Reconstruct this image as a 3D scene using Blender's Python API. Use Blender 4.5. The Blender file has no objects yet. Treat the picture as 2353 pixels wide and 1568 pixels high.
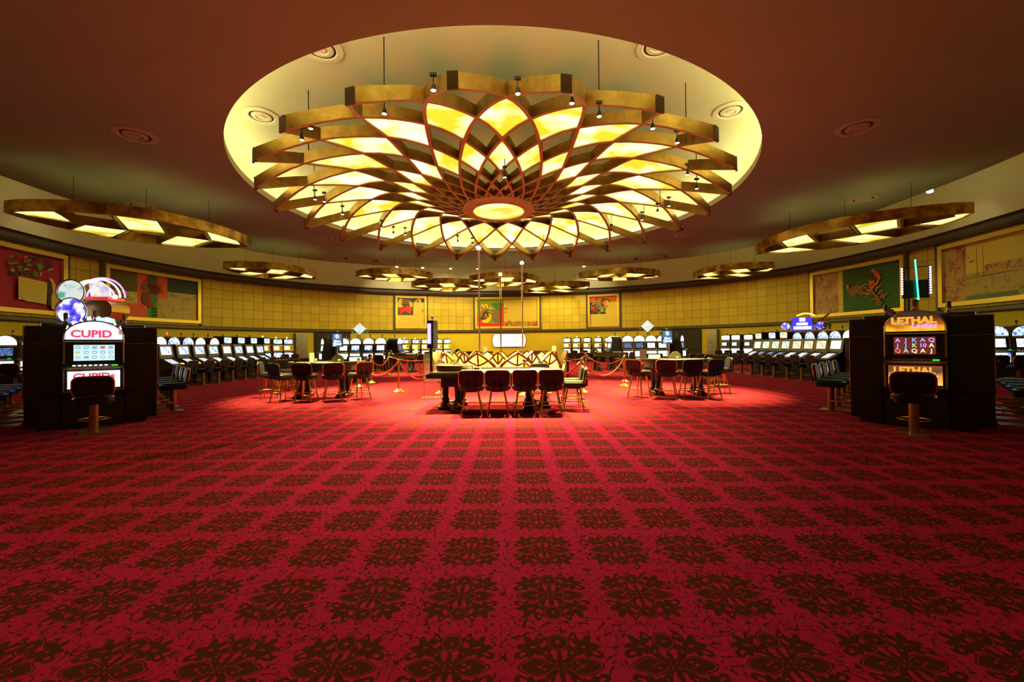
import bpy, bmesh, math, random
from math import sin, cos, pi, radians as R, atan2, hypot, sqrt
from mathutils import Vector, Matrix
random.seed(7)
S = bpy.context.scene
C = S.collection

# ------------------------------------------------------------------ camera
F, PITCH, ROLL, EYE = 952.5, .011, -.0091, 1.3
cam_d = bpy.data.cameras.new('camera'); cam = bpy.data.objects.new('camera', cam_d); C.objects.link(cam)
cam_d.sensor_width = 36; cam_d.lens = F / 2353 * 36; cam_d.clip_end = 200; cam_d.clip_start = .05
cam.matrix_world = Matrix.Translation((0, 0, EYE)) @ Matrix.Rotation(pi/2 + PITCH, 4, 'X') @ Matrix.Rotation(ROLL, 4, 'Z')
S.camera = cam
# ------------------------------------------------------------------ world, colour
w = bpy.data.worlds.new('world'); S.world = w; w.use_nodes = True
w.node_tree.nodes['Background'].inputs[0].default_value = (.02, .012, .006, 1)
w.node_tree.nodes['Background'].inputs[1].default_value = .3
S.view_settings.view_transform = 'Standard'; S.view_settings.look = 'None'
S.view_settings.gamma = 1; S.view_settings.use_curve_mapping = False
S.view_settings.exposure = 0.0
S.cycles.max_bounces = 5; S.cycles.diffuse_bounces = 3; S.cycles.glossy_bounces = 2
S.cycles.adaptive_threshold = .04
S.cycles.transmission_bounces = 4; S.cycles.transparent_max_bounces = 8
S.cycles.sample_clamp_indirect = 6; S.cycles.caustics_reflective = False; S.cycles.caustics_refractive = False
# lamp colours and powers (used by the lamps' own builders below)
WARM = (1, .66, .24); WARM2 = (1, .80, .42); COVE = (1, .93, .44)
P_RECESS, P_OUTER = 30.0, 8.5        # cove tube emission
P_GLASS, P_PEND = 1.75, 1.5           # backlit glass
P_SPOT = 3300.0

# ------------------------------------------------------------------ pixel helpers
_c, _s, _cp, _sp = cos(ROLL), sin(ROLL), cos(PITCH), sin(PITCH)
def ray(px, py):
    x = (px-1176.5)/F; y = -(py-784)/F
    x, y = _c*x-_s*y, _s*x+_c*y
    return Vector((x, _cp-_sp*y, _sp+_cp*y))
def fl(px, py, z=0.0):
    d = ray(px, py); t = (z-EYE)/d.z
    return (d.x*t, d.y*t)
def dep(px, y):                       # lateral position of a column at a depth
    d = ray(px, 795); return d.x/d.y*y
# ------------------------------------------------------------------ room plan
H = 5.76; CX, CY = -.48, 16.28
ZC = EYE+H                            # ceiling 7.06
R_HOLE, R_REC, Z_REC = 8.9, 9.6, 8.38
def interp(tab, a):
    a = abs((a+180) % 360-180)
    for (a0, r0), (a1, r1) in zip(tab, tab[1:]):
        if a <= a1:
            t = (a-a0)/(a1-a0); t = t*t*(3-2*t)*.5+t*.5
            return r0+(r1-r0)*t
    return tab[-1][1]
EDGE = [(0,2.53),(10,2.55),(20,2.60),(30,2.69),(40,2.79),(50,2.90),(60,2.96),(75,2.91),(90,2.85),(105,2.88),(130,2.86),(180,2.86)]
WALL = [(0,3.10),(20,3.13),(35,3.22),(50,3.30),(65,3.32),(80,3.25),(95,3.17),(110,3.15),(130,3.2),(180,3.22)]
def r_edge(a): return interp(EDGE, a)*H
def r_wall(a): return interp(WALL, a)*H
def wp(a, z, off=0.0):                # point on the wall, a in degrees, off into the room
    r = r_wall(a)-off
    return Vector((CX+r*sin(R(a)), CY+r*cos(R(a)), z))
def wall_ang(px, py=740):             # wall angle seen in a column
    d = ray(px, py); n = hypot(d.x, d.y); ux, uy = d.x/n, d.y/n
    lo, hi = 0, 60
    for _ in range(60):
        m = (lo+hi)/2; x, y = ux*m-CX, uy*m-CY
        if hypot(x, y) < r_wall(math.degrees(atan2(x, y))): lo = m
        else: hi = m
    return math.degrees(atan2(ux*lo-CX, uy*lo-CY))

# ------------------------------------------------------------------ materials
MATS = {}
def mat(n, col=(.5,.5,.5), rough=.5, metal=0, em=None, st=0, spec=.5, coat=0):
    if n in MATS: return MATS[n]
    m = bpy.data.materials.new(n); m.use_nodes = True
    b = m.node_tree.nodes['Principled BSDF']
    b.inputs['Base Color'].default_value = (*col, 1); b.inputs['Roughness'].default_value = rough
    b.inputs['Metallic'].default_value = metal; b.inputs['Specular IOR Level'].default_value = spec
    b.inputs['Coat Weight'].default_value = coat
    if em: b.inputs['Emission Color'].default_value = (*em, 1); b.inputs['Emission Strength'].default_value = st
    MATS[n] = m; return m
class NT:                              # tiny node-maths writer
    def __init__(s, m): s.t = m.node_tree; s.m = m
    def n(s, ty, **k):
        o = s.t.nodes.new(ty)
        for a, v in k.items(): setattr(o, a, v)
        return o
    def put(s, sock, v):
        if isinstance(v, (int, float)): sock.default_value = v
        elif isinstance(v, tuple): sock.default_value = v if len(v) == len(sock.default_value) else (*v, 1)
        else: s.t.links.new(v, sock)
    def m2(s, op, a, b=0.0, c=None):
        o = s.n('ShaderNodeMath', operation=op); s.put(o.inputs[0], a); s.put(o.inputs[1], b)
        if c is not None: s.put(o.inputs[2], c)
        return o.outputs[0]
    def noise(s, vec, sc, det=2, rough=.5, dist=0):
        o = s.n('ShaderNodeTexNoise'); s.t.links.new(vec, o.inputs['Vector'])
        o.inputs['Scale'].default_value = sc; o.inputs['Detail'].default_value = det
        o.inputs['Roughness'].default_value = rough; o.inputs['Distortion'].default_value = dist
        return o.outputs['Fac']
    def mix(s, f, a, b):
        o = s.n('ShaderNodeMix', data_type='RGBA'); s.put(o.inputs[0], f); s.put(o.inputs[6], a); s.put(o.inputs[7], b)
        return o.outputs[2]
    def ramp(s, f, pts):
        o = s.n('ShaderNodeValToRGB'); s.t.links.new(f, o.inputs[0]); e = o.color_ramp.elements
        while len(e) < len(pts): e.new(.5)
        for i, (p, c) in enumerate(pts): e[i].position = p; e[i].color = (*c, 1)
        return o.outputs[0]
    def coord(s, k='Object', scale=None):
        o = s.n('ShaderNodeTexCoord').outputs[k]
        if scale:
            mp = s.n('ShaderNodeMapping'); s.t.links.new(o, mp.inputs[0]); mp.inputs['Scale'].default_value = scale; o = mp.outputs[0]
        return o
    def xyz(s, v):
        o = s.n('ShaderNodeSeparateXYZ'); s.t.links.new(v, o.inputs[0]); return o.outputs
    def bump(s, h, d, st=1):
        o = s.n('ShaderNodeBump'); s.t.links.new(h, o.inputs['Height']); o.inputs['Distance'].default_value = d
        o.inputs['Strength'].default_value = st
        s.t.links.new(o.outputs[0], s.b().inputs['Normal'])
    def b(s): return s.t.nodes['Principled BSDF']
    def base(s, c): s.put(s.b().inputs['Base Color'], c)
def noisy(n, c1, c2, sc=6, rough=.5, metal=0, lo=.35, hi=.65, stretch=None, bumpd=0, det=4, coat=0):
    if n in MATS: return MATS[n]
    m = mat(n, c1, rough, metal, coat=coat); t = NT(m); v = t.coord('Object', stretch)
    f = t.noise(v, sc, det, .6); t.base(t.ramp(f, [(lo, c1), (hi, c2)]))
    if bumpd: t.bump(f, bumpd)
    return m
def glow(n, c1, c2, st, sc=2.5, lo=.35, hi=.65, stretch=None, det=2):   # backlit glass / screens
    if n in MATS: return MATS[n]
    m = mat(n, (.03,.03,.03), .25, 0, c1, st); t = NT(m); v = t.coord('Object', stretch)
    f = t.noise(v, sc, det, .5); t.put(t.b().inputs['Emission Color'], t.ramp(f, [(lo, c1), (hi, c2)])); return m
def multi(n, st, cols, sc=8, det=2, stretch=None):
    if n in MATS: return MATS[n]
    m = mat(n, (.02,.02,.02), .2, 0, cols[0], st); t = NT(m); v = t.coord('Object', stretch)
    f = t.noise(v, sc, det, .55)
    k = len(cols); t.put(t.b().inputs['Emission Color'], t.ramp(f, [(.3+.4*i/(k-1), c) for i, c in enumerate(cols)])); return m

black = noisy('black_laminate', (.006,.005,.005), (.013,.010,.009), 9, .38)
blackm = mat('black_metal', (.012,.011,.011), .35, .3)
brass = noisy('brass', (.62,.38,.08), (.80,.53,.15), 12, .24, 1)
brassd = noisy('antique_brass', (.30,.17,.045), (.46,.28,.08), 3, .36, .85)
chrome = mat('chrome', (.7,.7,.72), .15, 1)
leather = noisy('black_leather', (.011,.011,.019), (.020,.020,.034), 40, .40, bumpd=.001)
leather_n = noisy('navy_leather', (.007,.009,.040), (.011,.014,.058), 40, .42)
leather_g = noisy('green_leather', (.006,.022,.015), (.010,.032,.022), 40, .45)
woodd = noisy('dark_wood', (.018,.009,.006), (.040,.020,.012), 5, .3, stretch=(1,8,8), coat=.3)
rib_in = noisy('copper_rib_edge', (.44,.22,.07), (.52,.27,.09), 4, .5)
for m_ in (leather, leather_n, leather_g): m_.node_tree.nodes['Principled BSDF'].inputs['Specular IOR Level'].default_value = .28
felt = noisy('pale_felt', (.62,.60,.44), (.70,.67,.52), 30, .9)
goldfr = mat('gold_frame', (.66,.45,.06), .4, .35)
trimm = noisy('dark_oak_trim', (.035,.022,.012), (.060,.038,.020), 6, .45)
rope_m = noisy('red_velvet', (.70,.02,.025), (.85,.05,.04), 60, .8)
steel = noisy('brushed_steel', (.20,.19,.165), (.42,.40,.35), 3, .3, .9, stretch=(1,1,14))
white = mat('white_card', (.8,.78,.72), .6)
acryl = mat('clear_acrylic', (.9,.95,.93), .05); acryl.node_tree.nodes['Principled BSDF'].inputs['Alpha'].default_value = .10
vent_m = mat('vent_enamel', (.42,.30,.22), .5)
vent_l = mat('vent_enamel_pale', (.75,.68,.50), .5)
darkhole = mat('dark_slot', (.01,.008,.006), .8)

# ------------------------------------------------------------------ mesh builder
class MB:
    def __init__(s): s.v = []; s.f = []; s.mi = []
    def add(s, vs, fs, mi=0, M=None):
        o = len(s.v)
        s.v += [tuple(M @ Vector(p)) if M else tuple(p) for p in vs]
        s.f += [tuple(o+i for i in f) for f in fs]; s.mi += [mi]*len(fs); return s
    def box(s, a, b, mi=0, M=None):
        (x0,y0,z0), (x1,y1,z1) = a, b
        return s.add([(x0,y0,z0),(x1,y0,z0),(x1,y1,z0),(x0,y1,z0),(x0,y0,z1),(x1,y0,z1),(x1,y1,z1),(x0,y1,z1)],
                     [(0,3,2,1),(4,5,6,7),(0,1,5,4),(1,2,6,5),(2,3,7,6),(3,0,4,7)], mi, M)
    def prism(s, pts, axis, a, b, mi=0, M=None):   # pts 2-D outline extruded along axis ('x': pts=(y,z), 'y': (x,z), 'z': (x,y))
        f3 = {'x': lambda p, t: (t,p[0],p[1]), 'y': lambda p, t: (p[0],t,p[1]), 'z': lambda p, t: (p[0],p[1],t)}[axis]
        n = len(pts)
        vs = [f3(p, a) for p in pts]+[f3(p, b) for p in pts]
        return s.add(vs, [tuple(range(n))[::-1], tuple(range(n, 2*n))]+[(i,(i+1)%n,n+(i+1)%n,n+i) for i in range(n)], mi, M)
    def lathe(s, prof, n=16, c=(0,0,0), mi=0, M=None, sx=1, sy=1):
        vs = []; fs = []
        for r, z in prof:
            for k in range(n):
                a = 2*pi*k/n; vs.append((c[0]+r*cos(a)*sx, c[1]+r*sin(a)*sy, c[2]+z))
        m = len(prof)
        for j in range(m-1):
            for k in range(n):
                k2 = (k+1) % n; fs.append((j*n+k, j*n+k2, (j+1)*n+k2, (j+1)*n+k))
        if prof[0][0] > 1e-6: fs.append(tuple(range(n))[::-1])
        if prof[-1][0] > 1e-6: fs.append(tuple((m-1)*n+k for k in range(n)))
        return s.add(vs, fs, mi, M)
    def tube(s, pts, r, n=8, closed=False, mi=0, M=None, r2=None):
        pts = [Vector(p) for p in pts]; m = len(pts); vs = []; fs = []
        up0 = None
        for i, p in enumerate(pts):
            if closed: d = pts[(i+1) % m]-pts[i-1]
            else: d = pts[min(i+1, m-1)]-pts[max(i-1, 0)]
            d.normalize()
            if up0 is None: up0 = Vector((0,0,1)) if abs(d.z) < .9 else Vector((1,0,0))
            e1 = d.cross(up0).normalized(); e2 = e1.cross(d).normalized(); up0 = e2
            rr = r if r2 is None else r+(r2-r)*i/(m-1)
            for k in range(n):
                a = 2*pi*(k+.5)/n; vs.append(p+e1*cos(a)*rr+e2*sin(a)*rr)
        for i in range(m if closed else m-1):
            j = (i+1) % m
            for k in range(n):
                k2 = (k+1) % n; fs.append((i*n+k, i*n+k2, j*n+k2, j*n+k))
        if not closed: fs += [tuple(range(n))[::-1], tuple((m-1)*n+k for k in range(n))]
        return s.add(vs, fs, mi, M)
    def sphere(s, c, r, n=12, mi=0, sz=1):
        return s.lathe([(r*sin(pi*i/(n//2+1)) if 0 < i < n//2+1 else 0, -r*sz*cos(pi*i/(n//2+1))) for i in range(n//2+2)], n, c, mi)
    def build(s, name, mats, parent=None, smooth=False, bevel=0, seg=2):
        me = bpy.data.meshes.new(name); me.from_pydata(s.v, [], s.f)
        for m in (mats if isinstance(mats, (list, tuple)) else [mats]): me.materials.append(m)
        me.polygons.foreach_set('material_index', s.mi)
        bm = bmesh.new(); bm.from_mesh(me); bmesh.ops.recalc_face_normals(bm, faces=bm.faces[:])
        if bevel:
            es = [e for e in bm.edges if len(e.link_faces) == 2 and e.calc_face_angle(0) > .5]
            bmesh.ops.bevel(bm, geom=es, offset=bevel, segments=seg, affect='EDGES', clamp_overlap=True)
        bm.to_mesh(me); bm.free()
        if smooth:
            me.polygons.foreach_set('use_smooth', [True]*len(me.polygons))
            try: me.set_sharp_from_angle(angle=R(38))
            except Exception: pass
        me.update()
        o = bpy.data.objects.new(name, me); C.objects.link(o)
        if parent: o.parent = parent
        return o
def rrect(w, h, r, cx=0, cy=0, n=5):
    out = []
    for sx, sy, a0 in ((1,1,0),(-1,1,90),(-1,-1,180),(1,-1,270)):
        for k in range(n+1):
            a = R(a0+90*k/n); out.append((cx+sx*(w/2-r)+r*cos(a), cy+sy*(h/2-r)+r*sin(a)))
    return out
def tag(o, label=None, cat=None, group=None, kind=None):
    if label: o['label'] = label
    if cat: o['category'] = cat
    if group: o['group'] = group
    if kind: o['kind'] = kind
    return o
def thing(name, label, cat, loc=(0,0,0), rz=0, group=None):
    o = bpy.data.objects.new(name, None); C.objects.link(o); o.empty_display_size = .2
    o.location = loc; o.rotation_euler = (0, 0, rz); return tag(o, label, cat, group)
def dup(root, loc, rz, label, group=None):
    r = root.copy(); C.objects.link(r); r.location = loc; r.rotation_euler = (0,0,rz); r['label'] = label
    if group: r['group'] = group
    for ch in list(root.children):
        c = ch.copy(); C.objects.link(c); c.parent = r
        for g in list(ch.children):
            d = g.copy(); C.objects.link(d); d.parent = c
    return r
_tc = {}
def text_mb(txt, size, mi=0, M=None, shear=0, bold=0, mb=None):   # letters lying in x,z facing -y, centred
    cu = bpy.data.curves.new('t', 'FONT'); cu.body = txt; cu.size = size; cu.align_x = 'CENTER'; cu.align_y = 'CENTER'
    cu.extrude = .004; cu.shear = shear; cu.offset = bold; cu.resolution_u = 3
    o = bpy.data.objects.new('t', cu); C.objects.link(o)
    dg = bpy.context.evaluated_depsgraph_get(); dg.update(); me = o.evaluated_get(dg).to_mesh()
    vs = [(v.co.x, -v.co.z, v.co.y) for v in me.vertices]; fs = [tuple(p.vertices) for p in me.polygons]
    o.evaluated_get(dg).to_mesh_clear(); bpy.data.objects.remove(o); bpy.data.curves.remove(cu)
    mb = mb or MB(); mb.add(vs, fs, mi, M); return mb
def struct(o): o['kind'] = 'structure'; return o
def light(name, kind, loc, energy, col, **k):
    d = bpy.data.lights.new(name, kind); d.energy = energy; d.color = col
    for a, v in k.items(): setattr(d, a, v)
    o = bpy.data.objects.new(name, d); C.objects.link(o); o.location = loc; return o
ORD = ['first','second','third','fourth','fifth','sixth','seventh','eighth','ninth','tenth','eleventh']

# ================================================================== ROOM SHELL
# carpet ----------------------------------------------------------
def carpet():
    m = mat('carpet', (.4,.02,.03), 1.0, spec=0); t = NT(m); x, y, z = t.xyz(t.coord('Object'))
    M_ = t.m2
    px_, py_ = .462, .4785
    u = M_('SUBTRACT', M_('FRACT', M_('DIVIDE', M_('ADD', x, .275+.231+40*px_), px_)), .5)
    v = M_('SUBTRACT', M_('FRACT', M_('DIVIDE', M_('ADD', y, -1.690+.2392+40*py_), py_)), .5)
    pos = t.coord('Object')
    nz = t.noise(pos, 22, 1); wob = M_('MULTIPLY', M_('SUBTRACT', nz, .5), .035)
    ax = M_('ADD', M_('ABSOLUTE', u), wob); ay = M_('ADD', M_('ABSOLUTE', v), wob)
    def ell(cx, cy, rx, ry, p=2.0):
        a = M_('POWER', M_('ABSOLUTE', M_('DIVIDE', M_('SUBTRACT', ax, cx), rx)), p)
        b = M_('POWER', M_('ABSOLUTE', M_('DIVIDE', M_('SUBTRACT', ay, cy), ry)), p)
        return M_('ADD', a, b)
    def star(cx, cy, r, k, amp, ph=0):
        dx = M_('SUBTRACT', ax, cx); dy = M_('SUBTRACT', ay, cy)
        rr = M_('SQRT', M_('ADD', M_('MULTIPLY', dx, dx), M_('MULTIPLY', dy, dy)))
        an = M_('ARCTAN2', dy, dx)
        lim = M_('MULTIPLY', M_('ADD', M_('MULTIPLY', M_('COSINE', M_('ADD', M_('MULTIPLY', an, k), ph)), amp), 1.0), r)
        return M_('DIVIDE', rr, lim)
    lt = lambda a, b: M_('LESS_THAN', a, b)
    mx = lambda a, b: M_('MAXIMUM', a, b)
    mn = lambda a, b: M_('MINIMUM', a, b)
    e1 = ell(.205, 0, .180, .108, 1.45)      # long side petals with a fine red line inside their outline
    side = M_('MULTIPLY', lt(e1, 1.0), M_('SUBTRACT', 1.0, M_('MULTIPLY', lt(e1, .84), M_('GREATER_THAN', e1, .75))))
    side = M_('MULTIPLY', side, M_('GREATER_THAN', star(.16, 0, .030, 3, .6), 1.0))
    e2 = ell(0, .290, .112, .115, 1.7)
    top = M_('MULTIPLY', lt(e2, 1.0), M_('SUBTRACT', 1.0, M_('MULTIPLY', lt(e2, .78), M_('GREATER_THAN', e2, .66))))
    top = M_('MULTIPLY', top, M_('GREATER_THAN', star(0, .285, .018, 4, .5), 1.0))
    leaf = lt(star(.245, .240, .108, 5, .34, .5), 1.0)
    leaf = M_('MULTIPLY', leaf, M_('GREATER_THAN', ell(.235, .225, .030, .012), 1.0))
    curl = star(.13, .165, .072, 3, .35); curl = M_('MULTIPLY', lt(curl, 1.0), M_('GREATER_THAN', curl, .34))
    curl2 = star(.335, .145, .062, 2, .3, 1.0); curl2 = M_('MULTIPLY', lt(curl2, 1.0), M_('GREATER_THAN', curl2, .40))
    curl3 = star(.155, .350, .052, 3, .3, 2.0); curl3 = M_('MULTIPLY', lt(curl3, 1.0), M_('GREATER_THAN', curl3, .38))
    cs = star(0, 0, .125, 8, .42); cen = M_('MULTIPLY', lt(cs, 1.0), M_('SUBTRACT', 1.0, M_('MULTIPLY', lt(cs, .34), M_('GREATER_THAN', cs, .22))))
    stem = M_('MULTIPLY', lt(ax, .016), lt(ay, .19))
    med = mx(mx(mx(side, top), mx(leaf, curl)), mx(mx(curl2, curl3), mx(cen, stem)))
    # little curved dashes on the ground between the medallions
    n1 = t.noise(pos, 15, 0, .5, .5); n2 = t.noise(pos, 30, 0)
    dash = M_('MULTIPLY', lt(M_('ABSOLUTE', M_('SUBTRACT', n1, .5)), .034), M_('GREATER_THAN', n2, .46))
    n3 = t.noise(pos, 19, 0, .5, 1.2)
    dash = mx(dash, M_('MULTIPLY', lt(M_('ABSOLUTE', M_('SUBTRACT', n3, .47)), .034), lt(n2, .53)))
    far = M_('GREATER_THAN', ell(0, 0, .40, .41, 4), 1.0)
    pat = mx(med, M_('MULTIPLY', dash, far))
    fib = t.noise(pos, 260, 1); fz = M_('MULTIPLY', M_('SUBTRACT', fib, .5), .5)
    f2 = M_('MINIMUM', M_('MAXIMUM', M_('ADD', M_('MULTIPLY', pat, .92), M_('MULTIPLY', fz, .22)), 0), 1)
    wear = t.noise(pos, .7, 3)
    red = t.mix(wear, (.49,.018,.100), (.57,.023,.115))
    t.base(t.mix(f2, red, (.070,.030,.007))); t.bump(fib, .002, .5)
    return m
b = MB(); N = 96
ring = [wp(360*k/N, 0, -.25) for k in range(N)]
b.add([tuple(p) for p in ring], [tuple(range(N))])
o = struct(b.build('floor', carpet()))
# wall ------------------------------------------------------------
Z_D0, Z_D1, Z_K0, Z_K1, Z_TOP = 2.38, 2.60, 5.38, 5.80, 8.95
paint_lo = noisy('ochre_wall_paint', (.58,.43,.022), (.62,.46,.028), 1.2, .8)
paint_up = noisy('cream_cove_paint', (.52,.44,.24), (.56,.48,.27), .8, .55)
pad = mat('padded_wall_panels', (.5,.36,.15), .8)
t = NT(pad); uvx, uvy, _z = t.xyz(t.n('ShaderNodeUVMap').outputs[0])
def edge_d(c):
    fr = t.m2('FRACT', c); return t.m2('MINIMUM', fr, t.m2('SUBTRACT', 1.0, fr))
ed = t.m2('MINIMUM', edge_d(uvx), edge_d(uvy))
seam = t.m2('LESS_THAN', ed, .020)
cellc = t.n('ShaderNodeTexWhiteNoise', noise_dimensions='2D')
cb = t.n('ShaderNodeCombineXYZ'); t.put(cb.inputs[0], t.m2('FLOOR', uvx)); t.put(cb.inputs[1], t.m2('FLOOR', uvy)); t.t.links.new(cb.outputs[0], cellc.inputs['Vector'])
cc = t.mix(cellc.outputs['Value'], (.47,.33,.030), (.56,.40,.042))
t.base(t.mix(seam, cc, (.20,.11,.025)))
hgt = t.m2('POWER', t.m2('MINIMUM', t.m2('MULTIPLY', ed, 5.0), 1.0), .5); t.bump(hgt, .010, 1)
NW = 240
me = bpy.data.meshes.new('wall_round'); vs = []; fs = []; mi = []; uvs = []
zs = [0, Z_D0, Z_D1, Z_K0, Z_K1, Z_TOP]
arc = [0]
for k in range(NW): arc.append(arc[-1]+(wp(1.5*(k+1), 0)-wp(1.5*k, 0)).length)
for z in zs:
    for k in range(NW): vs.append(tuple(wp(1.5*k, z)))
for j in range(5):
    for k in range(NW):
        k2 = (k+1) % NW; fs.append((j*NW+k, (j+1)*NW+k, (j+1)*NW+k2, j*NW+k2)); mi.append([0,0,1,2,2][j])
        u0, u1 = arc[k]/.6, arc[k+1]/.6; v0, v1 = (zs[j]-Z_D1)/.556, (zs[j+1]-Z_D1)/.556
        uvs += [(u0,v0),(u0,v1),(u1,v1),(u1,v0)]
me.from_pydata(vs, [], fs)
for m in (paint_lo, pad, paint_up): me.materials.append(m)
me.polygons.foreach_set('material_index', mi); uvl = me.uv_layers.new(name='UVMap')
for i, uv in enumerate(uvs): uvl.data[i].uv = uv
me.polygons.foreach_set('use_smooth', [True]*len(fs)); me.update()
o = bpy.data.objects.new('wall_round', me); C.objects.link(o); struct(o)
def band(name, prof, m, a0=0, a1=360, step=1.5, parent=None, mi=0):   # profile (off,z) swept round the wall
    closed = a1-a0 >= 360; n = int(round((a1-a0)/step)); n = max(n, 1); step = (a1-a0)/n
    cols = n if closed else n+1; b = MB(); vs = []; fs = []; P = len(prof)
    for k in range(cols):
        for off, z in prof: vs.append(tuple(wp(a0+step*k, z, off)))
    for k in range(n):
        k2 = (k+1) % cols
        for j in range(P):
            j2 = (j+1) % P; fs.append((k*P+j, k2*P+j, k2*P+j2, k*P+j2))
    if not closed: fs += [tuple(range(P)), tuple((cols-1)*P+j for j in range(P))]
    b.add(vs, fs); return b.build(name, m, parent)
struct(band('trim_1', [(-.02,Z_K0),(.16,Z_K0),(.20,Z_K0+.10),(.13,Z_K0+.16),(.13,Z_K1-.1),(.22,Z_K1),(-.02,Z_K1)], trimm))
struct(band('trim_2', [(-.02,Z_D0),(.12,Z_D0),(.15,Z_D0+.05),(.15,Z_D1-.04),(.10,Z_D1),(-.02,Z_D1)], trimm))
struct(band('baseboard_round', [(-.02,0),(.05,0),(.05,.14),(-.02,.16)], mat('maroon_base', (.16,.02,.02), .6)))
# dark uprights each side of the pictures
tn = 3
for px in (154, 232, 461.5, 905.5, 982, 1089, 1242, 1349, 1426.5, 1864.5, 2088, 2158):
    a = wall_ang(px); da = math.degrees(.055/r_wall(a))
    struct(band('trim_%d' % tn, [(-.02,Z_D1),(.09,Z_D1),(.09,Z_K0),(-.02,Z_K0)], trimm, a-da, a+da, 5)); tn += 1
# ceiling slab, recess, outer cove ---------------------------------
ceil_m = noisy('terracotta_ceiling_paint', (.265,.255,.19), (.285,.272,.205), .6, .85)
cove_m = noisy('cream_recess_paint', (.68,.69,.44), (.72,.73,.48), .5, .7)
b = MB(); N = 240; vs = []
ZS = ZC+.22
for k in range(N):
    a = 1.5*k; re = r_edge(a)
    for r, z in ((R_HOLE,ZC),(re,ZC),(re,ZS),(R_HOLE,ZS)): vs.append((CX+r*sin(R(a)), CY+r*cos(R(a)), z))
fs = []; 
for k in range(N):
    k2 = (k+1) % N
    for j in range(4): fs.append((k*4+j, k2*4+j, k2*4+(j+1) % 4, k*4+(j+1) % 4))
b.add(vs, fs); b.mi = [0 if i % 4 < 2 else 1 for i in range(len(fs))]
struct(b.build('ceiling', [ceil_m, cove_m]))
b = MB(); pr = [(R_REC,ZS-.02),(R_REC,Z_REC-.25),(R_REC-.08,Z_REC-.08),(R_REC-.25,Z_REC),(5,Z_REC+.05),(0,Z_REC+.06)]
b.lathe([(r, z) for r, z in pr], 120, (CX, CY, 0)); b.f = [f for f in b.f if len(f) <= 4]; b.mi = [0]*len(b.f)
struct(b.build('ceiling_recess', cove_m, smooth=True))
b = MB(); vs = []; fs = []
for k in range(N):
    a = 1.5*k
    for r in (R_REC-.1, r_wall(a)+.3): vs.append((CX+r*sin(R(a)), CY+r*cos(R(a)), Z_TOP-.02))
for k in range(N):
    k2 = (k+1) % N; fs.append((2*k, 2*k+1, 2*k2+1, 2*k2))
b.add(vs, fs); struct(b.build('ceiling_cove', paint_up))
# cove light tubes (real lamps lying on top of the slab, out of sight behind its lips)
tube_in = mat('recess_tube', (1,1,1), .5, 0, COVE, P_RECESS); tube_out = mat('cove_tube', (1,1,1), .5, 0, (1,.86,.24), P_OUTER)
b = MB(); b.tube([(CX+9.15*cos(2*pi*k/120), CY+9.15*sin(2*pi*k/120), ZS+.045) for k in range(120)], .045, 6, True)
tag(b.build('light_tube', tube_in), 'ring of warm cove lighting hidden on the lip of the round ceiling recess', 'light')
b = MB(); b.tube([(CX+(r_edge(3*k)+.05)*sin(R(3*k)), CY+(r_edge(3*k)+.05)*cos(R(3*k)), ZC+.17) for k in range(120)], .035, 6, True)
tag(b.build('light_tube', tube_out), 'warm cove lighting hidden along the outer edge of the ceiling, washing the wall', 'light')
# doors -----------------------------------------------------------
door_m = noisy('dark_bronze_door', (.012,.009,.005), (.020,.014,.007), 3, .7)
def door(n, p0, p1, ztop):
    a0, a1 = wall_ang(p0), wall_ang(p1); m = (a0+a1)/2
    fr = band('door_%d' % n, [(-.03,.0),(.05,0),(.05,ztop),(-.03,ztop)], door_m, a0, a1, 1.5); struct(fr)
    g = .0035*57.3/ r_wall(m)*10
    l = band('door_leaf', [(.05,.01),(.085,.01),(.085,ztop-.14),(.05,ztop-.14)], door_m, a0+.35, m-.05, 1.5, fr)
    r = band('door_leaf', [(.05,.01),(.085,.01),(.085,ztop-.14),(.05,ztop-.14)], door_m, m+.05, a1-.35, 1.5, fr)
    for leaf, s0, s1 in ((l, m-1.9, m-.25), (r, m+.25, m+1.9)):
        band('push_bar', [(.085,.98),(.14,.98),(.14,1.06),(.085,1.06)], mat('bar_bronze', (.10,.07,.04), .35, .8), s0, s1, 1, leaf)
door(1, 721, 805, 2.36); door(2, 1545, 1612, 2.36)

# ================================================================== PAINTINGS
col_cache = {}
def pc(c, r=.75):
    k = 'paint_%02x%02x%02x' % tuple(int(v*255) for v in c)
    return mat(k, tuple(v**2.2 for v in c), r)
leaf_gold = None
def distress(n, base, stain, sc, thr=.58, stretch=None):
    m = mat(n, base, .55); t = NT(m); v = t.coord('Object', stretch)
    f = t.noise(v, sc, 6, .7); g = t.noise(v, sc*4, 3, .6)
    ff = t.m2('ADD', t.m2('MULTIPLY', f, .75), t.m2('MULTIPLY', g, .25))
    t.base(t.ramp(ff, [(thr-.06, base), (thr, tuple((a*.6+b_*.4) for a, b_ in zip(base, stain))), (thr+.05, stain)])); return m
g1 = distress('gold_leaf', (.60,.42,.050), (.42,.24,.04), 2.6, .62)
g_red = distress('gold_leaf_red', (.42,.26,.045), (.34,.06,.03), 2.4, .52, (1,1,.8))
g_blue = distress('gold_leaf_blue', (.40,.26,.05), (.14,.15,.07), 1.9, .56)
g_blk = distress('gold_leaf_black', (.56,.38,.08), (.08,.06,.06), 1.6, .55, (1,1,2.5))
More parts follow.
